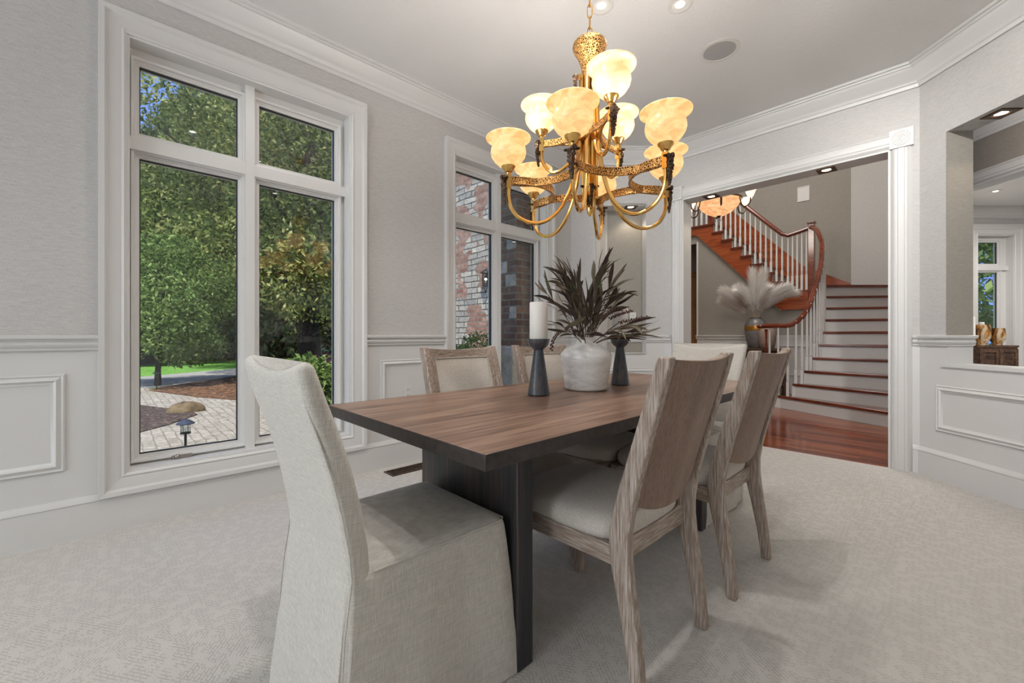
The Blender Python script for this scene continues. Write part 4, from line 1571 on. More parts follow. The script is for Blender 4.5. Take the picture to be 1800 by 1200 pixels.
# chain
mb = MB()
zc, k = 2.372, 0
while zc < 3.0:
    a = (k % 2) * pi / 2 + 0.5
    pts = []
    for j in range(14):
        t = 2 * pi * j / 14
        rr = 0.011 * cos(t)
        zz = zc + 0.024 * sin(t) + (0.008 if sin(t) > 0 else -0.008)
        pts.append((rr * cos(a), rr * sin(a), zz + 0.02))
    mb.tube(pts, 0.0028, 6, closed=True)
    zc += 0.052
    k += 1
cl(mb, 'chain', BRASS)
cl(MB().lathe([(0.06, 3.019), (0.06, 3.008), (0.045, 2.992), (0.012, 2.985), (0.002, 2.98)], (0, 0, 0), 28), 'canopy', BRASS)
cl(MB().lathe([(0.006, 2.20), (0.036, 2.215), (0.038, 2.232), (0.042, 2.25), (0.054, 2.285), (0.070, 2.312), (0.078, 2.330), (0.076, 2.345), (0.066, 2.356), (0.040, 2.362), (0.014, 2.368), (0.012, 2.385), (0.002, 2.39)], (0, 0, 0), 32), 'crown_cup', ORNATE)
mb = MB()
for j in range(12):
    a = 2 * pi * j / 12
    rr = 0.030 if j % 2 else 0.022
    mb.tube([(rr * cos(a), rr * sin(a), 1.60 + 0.05 * (j % 3)), (rr * cos(a), rr * sin(a), 2.21)], 0.007, 8)
mb.lathe([(0.002, 1.56), (0.012, 1.575), (0.016, 1.60), (0.010, 1.63), (0.016, 1.66)], (0, 0, 0), 16)
cl(mb, 'stem_column', BRASS)

SH = [(0.026, 0.0), (0.042, 0.006), (0.060, 0.022), (0.074, 0.044), (0.0785, 0.062), (0.076, 0.080), (0.0715, 0.094), (0.071, 0.104), (0.076, 0.114), (0.087, 0.121), (0.096, 0.1235), (0.0985, 0.122), (0.099, 0.126),
      (0.096, 0.1285), (0.086, 0.127), (0.074, 0.121), (0.067, 0.108), (0.068, 0.09), (0.072, 0.066), (0.062, 0.035), (0.03, 0.012)]
UP = 1.75


def shade_at(R, z, a):
    x, y = R * cos(a), R * sin(a)
    s = MB().lathe([(r_, z_) for r_, z_ in SH], (0, 0, 0), 36, caps=False).build('light_shade', ALAB, cd, smooth=60, world=False)
    s.location = (x, y, z - 1.5 + 0.033)
    h = MB().lathe([(0.010, 0.0), (0.011, 0.006), (0.018, 0.012), (0.022, 0.022), (0.030, 0.030), (0.032, 0.038), (0.026, 0.042), (0.002, 0.04)], (0, 0, 0), 20).build('shade_cup', BRASS, cd, world=False)
    h.location = (x, y, z - 1.5)
    lamp('shade_bulb', 'POINT', (CX + x, CY + y, z + 0.135), 5.2, (1.0, 0.96, 0.92), radius=0.025)


def grapes(mb, x, y, z, a, ln, n, w, rnd):
    # leaves at the top, berries narrowing to a point
    for i in range(n):
        f = i / n
        rad = w * (1 - f) ** 0.7 * (0.5 + 0.5 * rnd.random())
        t = rnd.uniform(0, 2 * pi)
        o = 0.55 * rad * cos(t)
        mb.sphere((x + cos(a) * (0.004 + abs(rad * sin(t)) * 0.7) - sin(a) * o * 1.4, y + sin(a) * (0.004 + abs(rad * sin(t)) * 0.7) + cos(a) * o * 1.4, z - ln * f), 0.0078 * (1.1 - 0.4 * f), 8, 5)
    for s in (-1, 1):
        mb.sphere((x - sin(a) * w * s, y + cos(a) * w * s, z - 0.006), 0.010, 8, 5, sc_=(1, 1, 0.5))


def arm(R, z, a, first, low):
    """one arm at angle a: block, U tube to the column, grape cluster"""
    ca, sa = cos(a), sin(a)
    u, v = np.array((ca, sa, 0)), np.array((-sa, ca, 0))
    mb = MB()
    mb.obox((R * ca, R * sa, 0), u, v, (0, 0, 1), (-0.0105, -0.0105, z - 0.062), (0.0105, 0.0105, z))
    if low:
        path = [(R, z - 0.06), (R, z - 0.10), (R - 0.012, z - 0.145), (R - 0.04, z - 0.182), (R - 0.085, z - 0.205), (R - 0.135, z - 0.208), (R - 0.185, z - 0.188), (R - 0.235, z - 0.14), (R - 0.275, z - 0.07),
                (R - 0.305, z + 0.02), (R - 0.325, z + 0.12), (R - 0.335, z + 0.25), (R - 0.34, 2.20)]
    else:
        path = [(R, z - 0.06), (R, z - 0.085), (R - 0.01, z - 0.12), (R - 0.035, z - 0.155), (R - 0.07, z - 0.168), (R - 0.11, z - 0.15), (R - 0.145, z - 0.11), (R - 0.168, z - 0.05), (R - 0.18, z + 0.04), (R - 0.185, 2.20)]
    mb.stube([(r_ * ca, r_ * sa, z_) for r_, z_ in path], 0.0085, 10, 4)
    o = mb.build('arm', BRASS, cd, world=False)
    o.location = (0, 0, -1.5)
    g = MB()
    grapes(g, (R + 0.012) * ca, (R + 0.012) * sa, z - 0.014, a, 0.115, 56, 0.022, random.Random(int(a * 100) + 5))
    go = g.build('grape_cluster', GRAPE, cd, world=False)
    go.location = (0, 0, -1.5)
    shade_at(R, z, a)


def band(R, Rm, z, a0, a1, h=0.036):
    """scalloped band between two arms, bowing in toward the column"""
    p0, p1 = np.array((R * cos(a0), R * sin(a0))), np.array((R * cos(a1), R * sin(a1)))
    mid = (p0 + p1) / 2
    md = mid / (np.linalg.norm(mid) + 1e-9)
    half = np.linalg.norm(p1 - p0) / 2
    sag = np.linalg.norm(mid) - Rm
    rr = (half ** 2 + sag ** 2) / (2 * sag)
    cc = mid + md * (rr - sag)
    t0 = math.atan2(*(p0 - cc)[::-1])
    t1 = math.atan2(*(p1 - cc)[::-1])
    tm = math.atan2(*(-md)[::-1])

    def near(t, ref):
        while t - ref > pi:
            t -= 2 * pi
        while t - ref < -pi:
            t += 2 * pi
        return t
    t0, t1 = near(t0, tm), near(t1, tm)
    n = 28
    rings = []
    for i in range(n + 1):
        t = t0 + (t1 - t0) * i / n
        ring = []
        for dr, dz in ((-0.003, 0), (0.003, 0), (0.0045, 0.002), (0.003, 0.006), (0.003, h - 0.006), (0.0045, h - 0.002), (0.003, h), (-0.003, h), (-0.0045, h - 0.002), (-0.003, h - 0.006), (-0.003, 0.006), (-0.0045, 0.002)):
            q = cc + np.array((cos(t), sin(t))) * (rr + dr)
            ring.append((q[0], q[1], z + dz))
        rings.append(ring)
    o = MB().loft(rings).build('ornate_band', ORNATE, cd, world=False, smooth=50)
    o.location = (0, 0, -1.5)


# image-frame angles are measured from the axis to the camera's right; convert to world
A0 = YAW
lowA = [radians(t) + A0 for t in (-110, -50, 10, 70, 130, 190)]
upA = [radians(t) + A0 for t in (-78, 42, 162)]
for a in lowA:
    arm(0.376, 1.728, a, False, True)
for i, a in enumerate(lowA):
    b = lowA[(i + 1) % 6] if i < 5 else lowA[0] + 2 * pi
    band(0.376, 0.175, 1.728 - 0.046, a, b)
for a in upA:
    arm(0.225, 1.949, a, False, False)
for i, a in enumerate(upA):
    b = upA[(i + 1) % 3] if i < 2 else upA[0] + 2 * pi
    band(0.225, 0.052, 1.949 - 0.044, a, b, 0.032)
mb = MB()
grapes(mb, 0, 0, 1.705, YAW - pi / 2, 0.13, 110, 0.034, random.Random(4))
grapes(mb, 0, 0, 1.705, YAW + pi / 2, 0.13, 90, 0.034, random.Random(6))
cl(mb, 'grape_cluster', GRAPE)
for j in range(3):
    mb = MB()
    a = YAW + pi + j * 2 * pi / 3
    mb.obox((0, 0, 0), (cos(a), sin(a), 0), (-sin(a), cos(a), 0), (0, 0, 1), (0.02, -0.006, 2.19), (0.06, 0.006, 2.208))
    cl(mb, 'bracket', BRASS)
for j in range(3):
    a = YAW + pi + j * 2 * pi / 3
    mb = MB()
    grapes(mb, 0.06 * cos(a), 0.06 * sin(a), 2.20, a, 0.09, 36, 0.012, random.Random(20 + j))
    cl(mb, 'grape_cluster', GRAPE)

# foyer bowl chandelier
FX, FY, FZ = -2.17, 5.84, 2.59
fc = empty('bowl_chandelier', (FX, FY, FZ), 'bronze foyer chandelier with a marbled amber glass bowl and tulip shades', 'chandelier')
MB().lathe([(0.01, 0.0), (0.08, 0.014), (0.16, 0.055), (0.225, 0.115), (0.262, 0.185), (0.268, 0.205), (0.262, 0.205), (0.22, 0.125), (0.15, 0.065), (0.01, 0.02)], (0, 0, 0), 40, caps=False).build('glass_bowl', ALAB2, fc, world=False, smooth=60)
mb = MB()
mb.tube([(0.268 * cos(2 * pi * j / 40), 0.268 * sin(2 * pi * j / 40), 0.206) for j in range(40)], 0.011, 8, closed=True)
mb.lathe([(0.002, -0.022), (0.012, -0.018), (0.022, -0.004), (0.03, 0.006), (0.002, 0.01)], (0, 0, 0), 16)
mb.build('bowl_ring', BRONZE, fc, world=False)
MB().tube([(0, 0, 0.3), (0, 0, 2.8)], 0.012, 8).build('stem', BRONZE, fc, world=False)
for j in range(6):
    a = 2 * pi * j / 6 + YAW + 0.15
    ca, sa = cos(a), sin(a)
    MB().stube([(r_ * ca, r_ * sa, z_) for r_, z_ in ((0.20, 0.26), (0.262, 0.19), (0.285, 0.10), (0.32, 0.055), (0.365, 0.065), (0.39, 0.10), (0.395, 0.15))], 0.008, 8, 4).build('arm', BRONZE, fc, world=False)
    s = MB().lathe([(0.018, 0.0), (0.034, 0.02), (0.046, 0.05), (0.056, 0.08), (0.075, 0.105), (0.073, 0.106), (0.052, 0.08), (0.03, 0.02)], (0, 0, 0), 24, caps=False).build('light_shade', GLASSLIT, fc, world=False, smooth=60)
    s.location = (0.395 * ca, 0.395 * sa, 0.15)
lamp('foyer_chandelier_glow', 'POINT', (FX, FY, FZ + 0.55), 30, (1.0, 0.92, 0.82), radius=0.25)
lamp('foyer_fill_light', 'AREA', (-2.4, 6.9, FC - 0.05), 84, (1.0, 0.96, 0.90), size=1.8)  # added overhead fill for the foyer
pf = VR(4.6, 6.9)
ph_ = VR(3.2, 3.85)
lamp('hall_fill_light', 'POINT', (ph_[0], ph_[1], 2.7), 6, (1, 0.93, 0.85), radius=0.15)  # point light added to lift the dark hall
lamp('far_room_fill_light', 'AREA', (pf[0], pf[1], CZ - 0.03), 60, (1, 0.97, 0.93), size=1.4)  # unseen area light added to brighten the far room

# ------------------------------------------------------------------ foyer console with vases
ct = empty('console_table', (-2.6, 8.14, 0), 'dark wood console table standing against the wall under the upper flight', 'console table')
MB().box((-3.2, 7.94, 0.765), (-1.98, 8.34, 0.80)).build('tabletop', RUSTIC, ct, bevel=0.004)
for x in (-3.17, -2.05):
    for y in (7.96, 8.28):
        MB().box((x, y, 0), (x + 0.05, y + 0.05, 0.765)).build('leg', RUSTIC, ct, smooth=0)
MB().box((-3.15, 7.98, 0.62), (-2.02, 8.32, 0.765)).build('apron', RUSTIC, ct, smooth=0)
MB().box((-3.15, 7.98, 0.14), (-2.02, 8.32, 0.17)).build('shelf', RUSTIC, ct, smooth=0)
VX2, VY2 = -2.40, 8.12
v = empty('floor_vase', (VX2, VY2, 0.80), 'large grey urn vase with a gold band on the foyer console', 'vase')
v.name = 'urn_vase'
MB().lathe([(0.10, 0), (0.115, 0.01), (0.15, 0.12), (0.172, 0.24), (0.174, 0.30)], (0, 0, 0), 32).build('body', FVASE, v, world=False, smooth=60)
MB().lathe([(0.175, 0.30), (0.178, 0.31), (0.178, 0.375), (0.174, 0.385)], (0, 0, 0), 32).build('gold_band', FGOLD, v, world=False, smooth=50)
MB().lathe([(0.172, 0.385), (0.165, 0.42), (0.14, 0.465), (0.10, 0.495), (0.085, 0.505), (0.09, 0.525), (0.08, 0.525), (0.07, 0.48), (0.002, 0.47)], (0, 0, 0), 32).build('shoulder', FVASE, v, world=False, smooth=60)
tag(MB().lathe([(0.08, 0), (0.10, 0.01), (0.125, 0.10), (0.132, 0.2), (0.125, 0.28), (0.09, 0.335), (0.045, 0.35), (0.04, 0.375), (0.048, 0.385), (0.038, 0.385), (0.03, 0.35), (0.002, 0.34)], (0, 0, 0), 32).build('carved_vase', FVASE2, smooth=60),
    'small carved taupe vase beside the grey urn on the foyer console', 'vase').location = (-2.20, 8.02, 0.80)
pg = empty('pampas_grass', (VX2, VY2, 1.32), 'bunch of fluffy white pampas plumes in the grey urn', 'dried grass')
mb = MB()
st = MB()
rp = random.Random(3)
plumes = [(2.75, 0.95, 0.72, 0.35), (2.5, 0.75, 0.62, 0.3), (1.9, 1.25, 0.55, 0.2), (1.2, 1.4, 0.86, 0.15), (0.3, 1.38, 0.84, 0.1), (-0.3, 1.15, 0.74, 0.9), (-0.1, 0.98, 0.82, 1.15), (0.4, 0.9, 0.66, 0.8), (-2.9, 1.1, 0.6, 0.4), (-1.5, 1.2, 0.6, 0.4), (2.9, 1.2, 0.62, 0.2)]
for ia, el, ln, dr in plumes:
    az = ia + YAW
    ln *= 0.86
    p = np.array((VX2, VY2, 1.27))
    e = el
    pts = [tuple(p)]
    n = 22
    for i in range(n):
        d = np.array((cos(az) * cos(e), sin(az) * cos(e), sin(e)))
        p = p + d * ln * 1.2 / n
        e -= dr / n * (0.2 + 1.6 * i / n)
        p = p + np.array((0, -d[1] * ln * 1.2 / n * 0.5, 0)) if d[1] > 0 else p
        pts.append(tuple(p))
        f = i / n
        if f > 0.25:
            wd = 0.155 * sin(pi * min(1, (f - 0.2) / 0.85)) ** 0.6 + 0.02
            for q in range(95):
                a = rp.uniform(0, 2 * pi)
                up = np.array((-sin(az), cos(az), 0)) * cos(a) + np.cross(d, (-sin(az), cos(az), 0)) * sin(a)
                l = wd * rp.uniform(0.5, 1.0)
                b0 = p + d * rp.uniform(-0.02, 0.02)
                m_ = b0 + up * l * 0.5 + d * l * 0.5
                t_ = b0 + up * l * 0.85 + d * l * 1.3 + np.array((0, 0, -0.015))
                sdd = np.cross(up, d) * 0.0019
                mb.add([tuple(b0 - sdd), tuple(b0 + sdd), tuple(m_ + sdd), tuple(m_ - sdd), tuple(t_)], [(0, 1, 2, 3), (3, 2, 4)])
    st.tube(pts, 0.003, 5)
mb.build('plumes', PLUME, pg, smooth=0)
st.build('stems', plain('straw', (0.45, 0.36, 0.24), 0.8), pg)

# ------------------------------------------------------------------ far room sideboard
so = VR(6.22, 7.0)
sb = empty('sideboard', (so[0], so[1], 0), 'dark rustic wooden sideboard under the far room window', 'sideboard')
Us, Vs = (RD[0], RD[1], 0), (0, 0, 1)
Ns = (-VD[0], -VD[1], 0)
Os = (so[0], so[1], 0)
MB().obox(Os, Us, Vs, Ns, (-0.28, 0.05, -0.11), (0.29, 0.845, 0.11)).build('body', RUSTIC, sb, smooth=0)
MB().obox(Os, Us, Vs, Ns, (-0.29, 0.845, -0.12), (0.30, 0.873, 0.12)).build('tabletop', RUSTIC, sb, smooth=0)
for a, b in ((-0.27, 0.0), (0.01, 0.28)):
    MB().obox(Os, Us, Vs, Ns, (a, 0.12, 0.11), (b, 0.82, 0.118)).frame((so[0], so[1], 0), Us, Vs, Ns, (a + 0.045, 0.165, b - 0.045, 0.775), [(0, 0.118), (0, 0.13), (0.045, 0.13), (0.045, 0.118)]).build('door', RUSTIC, sb, smooth=0)
    MB().obox(Os, Us, Vs, Ns, ((a + b) / 2 - 0.05, 0.71, 0.13), ((a + b) / 2 + 0.05, 0.72, 0.145)).build('handle', BLACKM, sb, smooth=0)
for l, h, rr, lb in ((-0.11, 0.30, 0.10, 'tall amber swirled glass hurricane on the far sideboard'), (0.12, 0.25, 0.09, 'shorter amber swirled glass hurricane on the far sideboard')):
    q = (so[0] + RD[0] * l, so[1] + RD[1] * l)
    o = tag(MB().lathe([(0.5 * rr, 0), (0.62 * rr, 0.004), (0.55 * rr, 0.02), (0.95 * rr, h * 0.35), (rr, h * 0.6), (0.9 * rr, h), (0.86 * rr, h), (0.94 * rr, h * 0.6), (0.5 * rr, 0.03)], (0, 0, 0), 28, caps=False).build('hurricane_vase', AMBER, smooth=60), lb, 'candle holder', 'amber hurricanes on the sideboard')
    o.location = (q[0], q[1], 0.873)
for l, r_, h, z0, lb in ((-0.25, 0.036, 0.41, 0.873, 'tall white pillar candle at the left of the amber hurricanes'), (-0.11, 0.032, 0.31, 0.895, 'pale candle standing inside the taller amber hurricane')):
    o = tag(MB().lathe([(r_, 0), (r_, h), (r_ * 0.85, h + 0.005), (0.002, h)], (0, 0, 0), 24).build('pillar_candle', WAX), lb, 'candle')
    o.location = (so[0] + RD[0] * l, so[1] + RD[1] * l, z0)

# ------------------------------------------------------------------ small fittings
vt = empty('floor_register', (-2.875, 1.66, 0), 'bronze filigree floor register in the carpet by the window wall', 'vent')
mb = MB()
mb.frame((0, 0, 0.001), (1, 0, 0), (0, 1, 0), (0, 0, 1), (-2.93, 1.50, -2.82, 1.84), [(0, 0), (0, 0.004), (0.014, 0.005), (0.016, 0)])
for i in range(12):
    y = 1.505 + i * 0.028
    pts = [(-2.93 + 0.11 * t / 8, y + 0.014 + 0.012 * sin(t * pi / 2 + i), 0.004) for t in range(9)]
    mb.tube(pts, 0.0025, 5)
mb.build('grille', BRONZE, vt)
MB().box((-2.93, 1.50, 0.0002), (-2.82, 1.84, 0.001)).build('duct_opening', BLACK, vt, smooth=0)


def outlet(name, O, U, Nn, label):
    r = empty(name, (O[0], O[1], O[2]), label, 'outlet')
    MB().obox(O, U, (0, 0, 1), Nn, (-0.035, -0.057, 0), (0.035, 0.057, 0.005)).build('cover_plate', PLASTIC, r, bevel=0.002)
    mb = MB()
    for dz in (-0.022, 0.022):
        for du in (-0.008, 0.008):
            mb.obox(O, U, (0, 0, 1), Nn, (du - 0.0015, dz - 0.007, 0.005), (du + 0.0015, dz + 0.005, 0.0058))
    mb.build('socket_slots', BLACK, r, smooth=0)


outlet('wall_outlet', (WX, 1.748, 0.56), (0, 1, 0), (1, 0, 0), 'white wall outlet in the wainscot panel between the windows')
ni = ((bl[0] * 0.25 + br_[0] * 0.75), (bl[1] * 0.25 + br_[1] * 0.75))
outlet('light_switch', (ni[0], ni[1], 1.22), (0.7071, 0.7071, 0), (0.7071, -0.7071, 0), 'white switch plate on the back of the wall niche')

# ------------------------------------------------------------------ outdoors
G = -0.25
XW = WX - 0.2
struct(MB().box((-70, -60, G - 0.3), (XW, 70, G)).build('ground', LAWN, smooth=0))


def slab(name, pts, z, mat, th=0.04):
    return struct(MB().prism(pts, z - th, z).build(name, mat, smooth=0))


slab('driveway', [(-19.5, -14), (-15.4, -14), (-14.2, -3), (-13.2, 0.5), (-14.0, 2.0), (-16.0, 4.2), (-20, 9), (-26, 14), (-28, 12), (-22, 7), (-18.9, 3.5), (-17.0, 0.6), (-17.4, -3)], G + 0.012, DRIVE)
slab('paver_walk', [(XW, -3), (XW, 4.3), (-5.6, 4.3), (-7.4, 3.0), (-9.2, 2.2), (-10.6, 1.5), (-12.6, 0.85), (-13.9, 0.5), (-12.2, -1.2), (-9.0, -2.2)], G + 0.016, PAVER)
slab('mulch_bed_near', [(-6.9, -1.5), (-7.15, 0.2), (-7.6, 0.62), (-8.25, 1.02), (-8.8, 0.95), (-9.3, 0.72), (-10.2, 0.35), (-10.6, -0.2), (-9.5, -1.8)], G + 0.03, MULCH, 0.05)
slab('mulch_bed_far', [(-12.6, 0.66), (-10.6, 1.3), (-9.2, 1.98), (-8.0, 2.6), (-7.0, 3.6), (-9.5, 6.0), (-13.4, 6.5), (-17.6, 5.6), (-17.5, 4.6), (-15.6, 3.2), (-13.9, 1.6), (-13.1, 0.85)], G + 0.03, MULCH2, 0.05)


def boulder(x, y, sx, sy, sz, lb):
    mb = MB()
    rr = random.Random(5)
    rings = []
    for i in range(9):
        f = i / 8
        rad = math.sqrt(max(0.0, 1 - (f * 0.98) ** 3.2))
        rings.append([(sx * rad * cos(2 * pi * j / 16) * (1 + 0.13 * sin(3 * j + f * 5)), sy * rad * sin(2 * pi * j / 16) * (1 + 0.1 * sin(2.3 * j)), f * sz * (1 + 0.12 * sin(j * 0.8))) for j in range(16)])
    o = mb.loft(rings).build('boulder', ROCK, smooth=30)
    o.location = (x, y, G + 0.0)
    tag(o, lb, 'boulder')


boulder(-8.7, 0.93, 0.15, 0.25, 0.17, 'tan sandstone boulder at the edge of the mulch bed')


def path_light(x, y, lb):
    r = empty('path_light', (x, y, G), lb, 'path light', 'black path lights by the walk')
    MB().tube([(0, 0, 0), (0, 0, 0.30)], 0.011, 8).build('stake', BLACKM, r, world=False)
    MB().lathe([(0.045, 0.30), (0.045, 0.312)], (0, 0, 0), 16).build('base', BLACKM, r, world=False)
    MB().lathe([(0.036, 0.312), (0.038, 0.395)], (0, 0, 0), 16, caps=False).build('glass', GLASSL, r, world=False)
    mb = MB()
    for j in range(4):
        a = j * pi / 2 + 0.4
        mb.tube([(0.041 * cos(a), 0.041 * sin(a), 0.312), (0.041 * cos(a), 0.041 * sin(a), 0.40)], 0.003, 5)
    mb.build('cage', BLACKM, r, world=False)
    MB().lathe([(0.075, 0.395), (0.078, 0.402), (0.04, 0.43), (0.022, 0.44), (0.002, 0.443)], (0, 0, 0), 20).build('cap', plain('slate_metal', (0.07, 0.08, 0.11), 0.35, 0.5), r, world=False)


path_light(-5.25, 0.552, 'black lantern path light just outside the tall window')
path_light(-12.6, 0.80, 'small black path light at the far bend of the walk by the driveway')


def leaves_mesh(name, blobs, n, size, seed, mat, squash=0.75):
    rg = np.random.default_rng(seed)
    vol = np.array([b[3] ** 2 for b in blobs])
    ids = rg.choice(len(blobs), n, p=vol / vol.sum())
    B = np.array([b[:3] for b in blobs])[ids]
    Rr = np.array([b[3] for b in blobs])[ids]
    d = rg.normal(size=(n, 3))
    d /= np.linalg.norm(d, axis=1)[:, None]
    rad = rg.random(n) ** 0.28
    c = B + d * (Rr * rad)[:, None] * np.array((1, 1, squash))
    a = rg.normal(size=(n, 3)) + d * 0.8
    a[:, 2] -= 0.3
    a /= np.linalg.norm(a, axis=1)[:, None]
    b = np.cross(a, rg.normal(size=(n, 3)))
    b /= np.linalg.norm(b, axis=1)[:, None]
    s = (size * rg.uniform(0.6, 1.3, n))[:, None]
    V = np.stack([c - a * s, c - b * s * 0.45, c + a * s, c + b * s * 0.45], axis=1).reshape(-1, 3)
    me = bpy.data.meshes.new(name)
    me.vertices.add(4 * n)
    me.vertices.foreach_set('co', V.astype(np.float32).ravel())
    me.loops.add(4 * n)
    me.loops.foreach_set('vertex_index', np.arange(4 * n, dtype=np.int32))
    me.polygons.add(n)
    me.polygons.foreach_set('loop_start', np.arange(0, 4 * n, 4, dtype=np.int32))
    me.polygons.foreach_set('loop_total', np.full(n, 4, dtype=np.int32))
    me.materials.append(mat)
    me.update(calc_edges=True)
    return me


def mkobj(name, me, parent):
    o = bpy.data.objects.new(name, me)
    COL.objects.link(o)
    o.parent = parent
    return o


def tree(loc, H, Rc, trunk_r, clear, n, size, mat, seed, label, group=None, name='tree', limbs=7):
    """crown from `clear` to H, trunk below"""
    r = empty(name, loc, label, 'tree', group)
    rg = random.Random(seed)
    blobs = []
    mid = (clear + H) / 2
    for i in range(26):
        f = (i + 0.5) / 26
        z = clear + (H - clear) * f
        w = Rc * math.sin(pi * min(1.0, 0.18 + 0.80 * f)) ** 0.6
        a = i * 2.4 + rg.uniform(-0.4, 0.4)
        d = w * rg.uniform(0.35, 0.85)
        blobs.append((d * cos(a), d * sin(a), z, Rc * rg.uniform(0.28, 0.44)))
    mkobj('crown', leaves_mesh('crown', blobs, n, size, seed, mat), r)
    mb = MB()
    mb.tube([(0, 0, -0.05), (0.02, 0, clear * 0.5), (0.0, 0.03, clear), (0.05, 0.0, mid), (0, 0, H * 0.9)], [trunk_r * 1.3, trunk_r, trunk_r * 0.9, trunk_r * 0.5, 0.03], 10)
    for k in range(limbs):
        a = k * 2 * pi / limbs + rg.uniform(-0.3, 0.3)
        z0 = clear * rg.uniform(0.75, 1.3)
        l = Rc * rg.uniform(0.6, 0.9)
        mb.tube([(0, 0, z0), (l * 0.4 * cos(a), l * 0.4 * sin(a), z0 + l * 0.45), (l * cos(a), l * sin(a), z0 + l * 0.9)], [trunk_r * 0.5, trunk_r * 0.3, 0.03], 7)
    mb.build('trunk', BARK, r, world=False)
    return r


tree((-16.3, 5.3, G), 12.5, 5.0, 0.36, 3.0, 70000, 0.085, LEAF_A, 1, 'large yellow-green tree with a thick dark trunk beyond the mulch bed', name='shade_tree')
tree((-13.8, 0.9, G), 3.5, 1.75, 0.06, 0.8, 16000, 0.055, LEAF_B, 2, 'young bright green tree beyond the walk, left of the shade tree', name='young_tree')
tree((-24.5, 1.3, G), 8.8, 4.4, 0.25, 2.6, 60000, 0.10, LEAF_A, 3, 'broad yellow-green tree behind the young bright green one', name='broad_tree')
f1 = tree((-31.0, -2.0, G), 12.0, 4.4, 0.16, 2.6, 30000, 0.15, LEAF_D, 4, 'x', name='woodland_tree', limbs=4)
f2 = tree((-30.5, 9.5, G), 15.5, 4.6, 0.2, 3.0, 34000, 0.15, LEAF_D, 5, 'x', name='woodland_tree', limbs=4)
fl_ = [(f1, -31, -2.0), (f2, -30.5, 9.5)]
more = [(-31, 2.6, 0.95), (-30, 6.0, 1.1), (-27, 13.5, 1.0), (-23, 16.5, 1.05), (-33, -6.5, 0.8), (-37, 5.0, 1.1), (-36, 12.0, 1.2), (-30, 19, 1.2), (-20, 11.5, 0.9), (-38, -1, 0.95), (-24, 21, 1.1), (-17, 14.5, 0.9)]
for i, (x, y, s) in enumerate(more):
    c = copy_tree(f1 if y < 4 or i in (4, 8) else f2)
    c.location = (x, y, G)
    c.scale = (s, s, s)
    c.rotation_euler = (0, 0, i * 1.3)
    fl_.append((c, x, y))
for c, x, y in fl_:
    tag(c, 'tall dark green woodland tree beyond the driveway', 'tree', 'woodland trees beyond the lawn')
mb_tr = bpy.data.meshes.new('x')
def undergrowth():
    bl_ = []
    rg = random.Random(77)
    for i in range(150):
        a = rg.uniform(-0.5, 0.95)
        rr = rg.uniform(26.5, 37)
        bl_.append((-rr * cos(a), rr * sin(a), G + rg.uniform(0.3, 4.5), rg.uniform(1.4, 2.6)))
    o = mkobj('undergrowth', leaves_mesh('undergrowth', bl_, 80000, 0.22, 5, leafmat('undergrowth_leaves', [(0.07, 0.10, 0.04), (0.18, 0.23, 0.09), (0.36, 0.40, 0.18)]), 0.9), None)
    tag(o, 'dark tangled undergrowth below the woodland trees', 'undergrowth', kind='stuff')


undergrowth()
ridge = []
for i in range(25):
    a = -0.6 + 1.7 * i / 24
    ridge.append((a, 5.0 + 1.2 * sin(i * 1.7)))
struct(MB().loft([[(-r_ * cos(a), r_ * sin(a), z_) for r_, z_ in ((46, G - 0.1), (50, G + h * 0.7), (58, G + h), (62, G - 0.1))] for a, h in ridge]).build('hillside', ground('wooded_slope', [(0.03, 0.045, 0.02), (0.06, 0.08, 0.03), (0.10, 0.13, 0.05)], 1.5)))
# bare dark trunks of the wood edge
rt = random.Random(9)
tk = MB().tube([(0, 0, -0.1), (0.05, 0, 2.5), (0, 0.05, 6)], [0.15, 0.12, 0.08], 8).build('pine_trunk', BARK)
tks = []
for i in range(26):
    c = tk if i == 0 else tk.copy()
    if i:
        COL.objects.link(c)
    a = rt.uniform(-0.22, 0.62)
    rr = rt.uniform(27, 33)
    c.location = (-rr * cos(a), rr * sin(a), G)
    s = rt.uniform(0.7, 1.4)
    c.scale = (s, s, 1)
    tag(c, 'slim bare dark trunk at the edge of the wood', 'tree trunk', 'bare trunks at the wood edge')


def shrub(name, loc, R, H, n, size, mat, seed, label, z0=0.0, cat='shrub', stems=True):
    r = empty(name, loc, label, cat)
    rg = random.Random(seed)
    bl_ = [(rg.uniform(-.5, .5) * R, rg.uniform(-.5, .5) * R, z0 + H * rg.uniform(0.2, 0.8), R * 0.5) for _ in range(12)]
    mkobj('foliage', leaves_mesh('foliage', bl_, n, size, seed, mat, 0.7), r)
    mb = MB()
    for k in range(7):
        a = k * 0.9
        mb.tube([(0.02 * cos(a), 0.02 * sin(a), 0), (R * 0.35 * cos(a), R * 0.35 * sin(a), z0 + H * 0.6)], 0.008, 5)
    mb.build('stems', BARK, r, world=False)
    return r


shrub('hydrangea_bush', (-5.45, 2.0, G), 0.62, 1.1, 3400, 0.045, LEAF_B, 21, 'bright green leafy bush just outside the tall window')
shrub('barberry_bush', (-7.6, 2.75, G), 0.6, 1.05, 2200, 0.035, LEAF_P, 22, 'dark purple bush behind the green one')
shrub('boxwood_shrub', (-3.75, 2.72, G), 0.42, 1.58, 6500, 0.022, LEAF_S, 23, 'dense green shrub outside the second window')
shrub('ground_cover', (-10.6, 2.9, G), 1.1, 0.22, 3500, 0.04, LEAF_D, 24, 'low dark green ground cover in the far mulch bed')

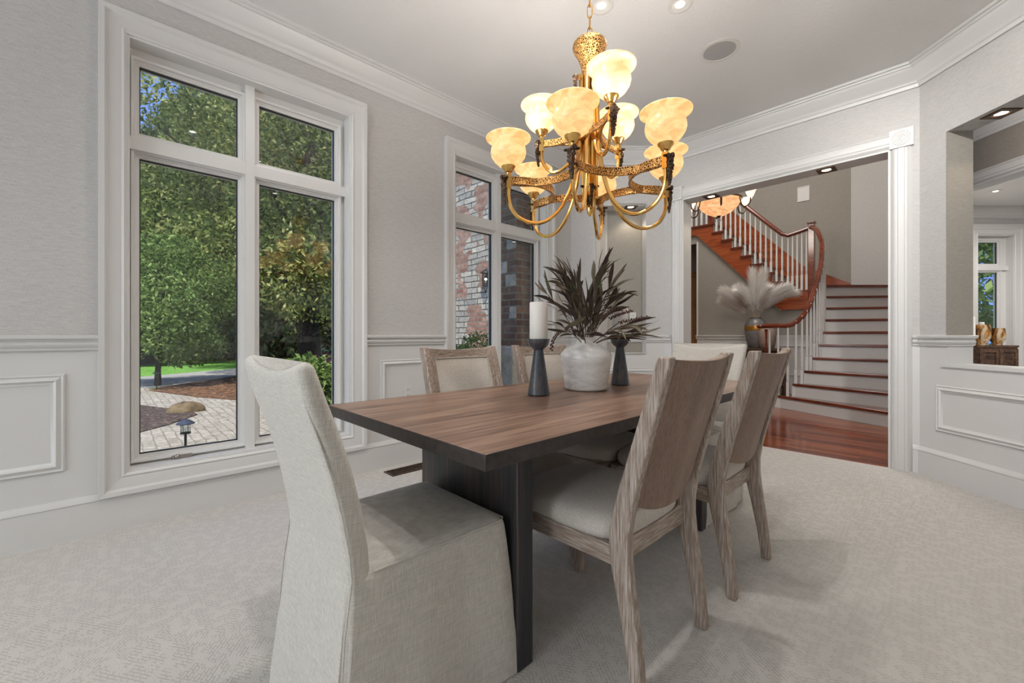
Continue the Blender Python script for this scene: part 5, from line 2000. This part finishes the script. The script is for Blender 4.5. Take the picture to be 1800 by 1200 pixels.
# house exterior seen through the second window
pw = empty('stone_wall', (-6.5, 4.4, G), 'exterior wall of mixed brick and pale ledgestone outside the second window', 'wall')
MB().box((-9.5, 4.4, G), (-5.15, 4.6, 6.5)).build('masonry', STONEBRICK, pw, smooth=0)
MB().box((-5.15, 4.39, G), (-5.07, 4.6, 6.5)).build('corner_trim', JAMB, pw, smooth=0)
MB().box((-4.9, 4.29, G), (-3.251, 4.355, 6.5)).build('brick_facing', BRICK, pw, smooth=0)
MB().box((-9.5, 5.6, G), (-4.82, 5.7, 6.5)).build('entry_wall', BRICK, pw, smooth=0)
MB().box((-6.6, 5.56, G), (-5.7, 5.6, 2.4)).build('entry_door', DOORW, pw, smooth=0)
bp = empty('brick_pillar', (-3.4, 3.3, G), 'brown brick pillar with pale stone blocks outside the second window', 'pillar')
MB().box((-3.52, 3.17, 0.9), (-3.251, 3.55, 6.5)).build('brick_shaft', BRICK, bp, smooth=0)
MB().box((-3.62, 3.10, G), (-3.251, 3.6, 0.9)).build('stone_base', LIME, bp, bevel=0.02, smooth=0)
for z, a, b in ((1.55, -3.42, -3.26), (1.70, -3.53, -3.40), (1.2, -3.36, -3.26), (1.95, -3.40, -3.26)):
    MB().box((a, 3.155, z), (b, 3.18, z + 0.13)).build('stone_block', LIME, bp, bevel=0.01, smooth=0)
ln_ = empty('wall_lantern', (-5.16, 4.34, 1.92), 'black wall lantern with seeded glass lit by the entry', 'lantern')
MB().lathe([(0.004, 0.62), (0.03, 0.56), (0.09, 0.52), (0.15, 0.47), (0.155, 0.455), (0.10, 0.45)], (0, 0, -0.3), 20).build('hood', BLACKM, ln_, world=False)
MB().lathe([(0.10, 0.45), (0.115, 0.3), (0.10, 0.15), (0.055, 0.02), (0.03, -0.04)], (0, 0, -0.3), 20, caps=False).build('glass', GLASSL, ln_, world=False, smooth=60)
MB().sphere((0, 0, -0.02), 0.035).build('bulb', BULB, ln_, world=False)
mb = MB()
for j in range(4):
    a = j * pi / 2
    mb.tube([(r_ * cos(a), r_ * sin(a), z_ - 0.3) for r_, z_ in ((0.105, 0.45), (0.12, 0.3), (0.105, 0.15), (0.06, 0.02), (0.015, -0.08))], 0.006, 5)
mb.lathe([(0.002, -0.42), (0.015, -0.4), (0.03, -0.34)], (0, 0, 0), 10)
mb.box((-0.05, 0.07, -0.15), (0.05, 0.10, 0.2))
mb.tube([(0, 0.08, 0.1), (0, 0.04, 0.2), (0, 0, 0.3)], 0.01, 6)
mb.build('bracket', BLACKM, ln_, world=False)
ln_.scale = (0.6, 0.6, 0.55)

# tree outside the far room window
tree((1.2, 17.5, -0.5), 9.0, 3.2, 0.18, 0.2, 16000, 0.12, LEAF_B, 31, 'bright green tree outside the far room window', name='garden_tree')
struct(MB().box((-8, 10.2, -0.8), (14, 40, -0.5)).build('ground_rear', LAWN, smooth=0))
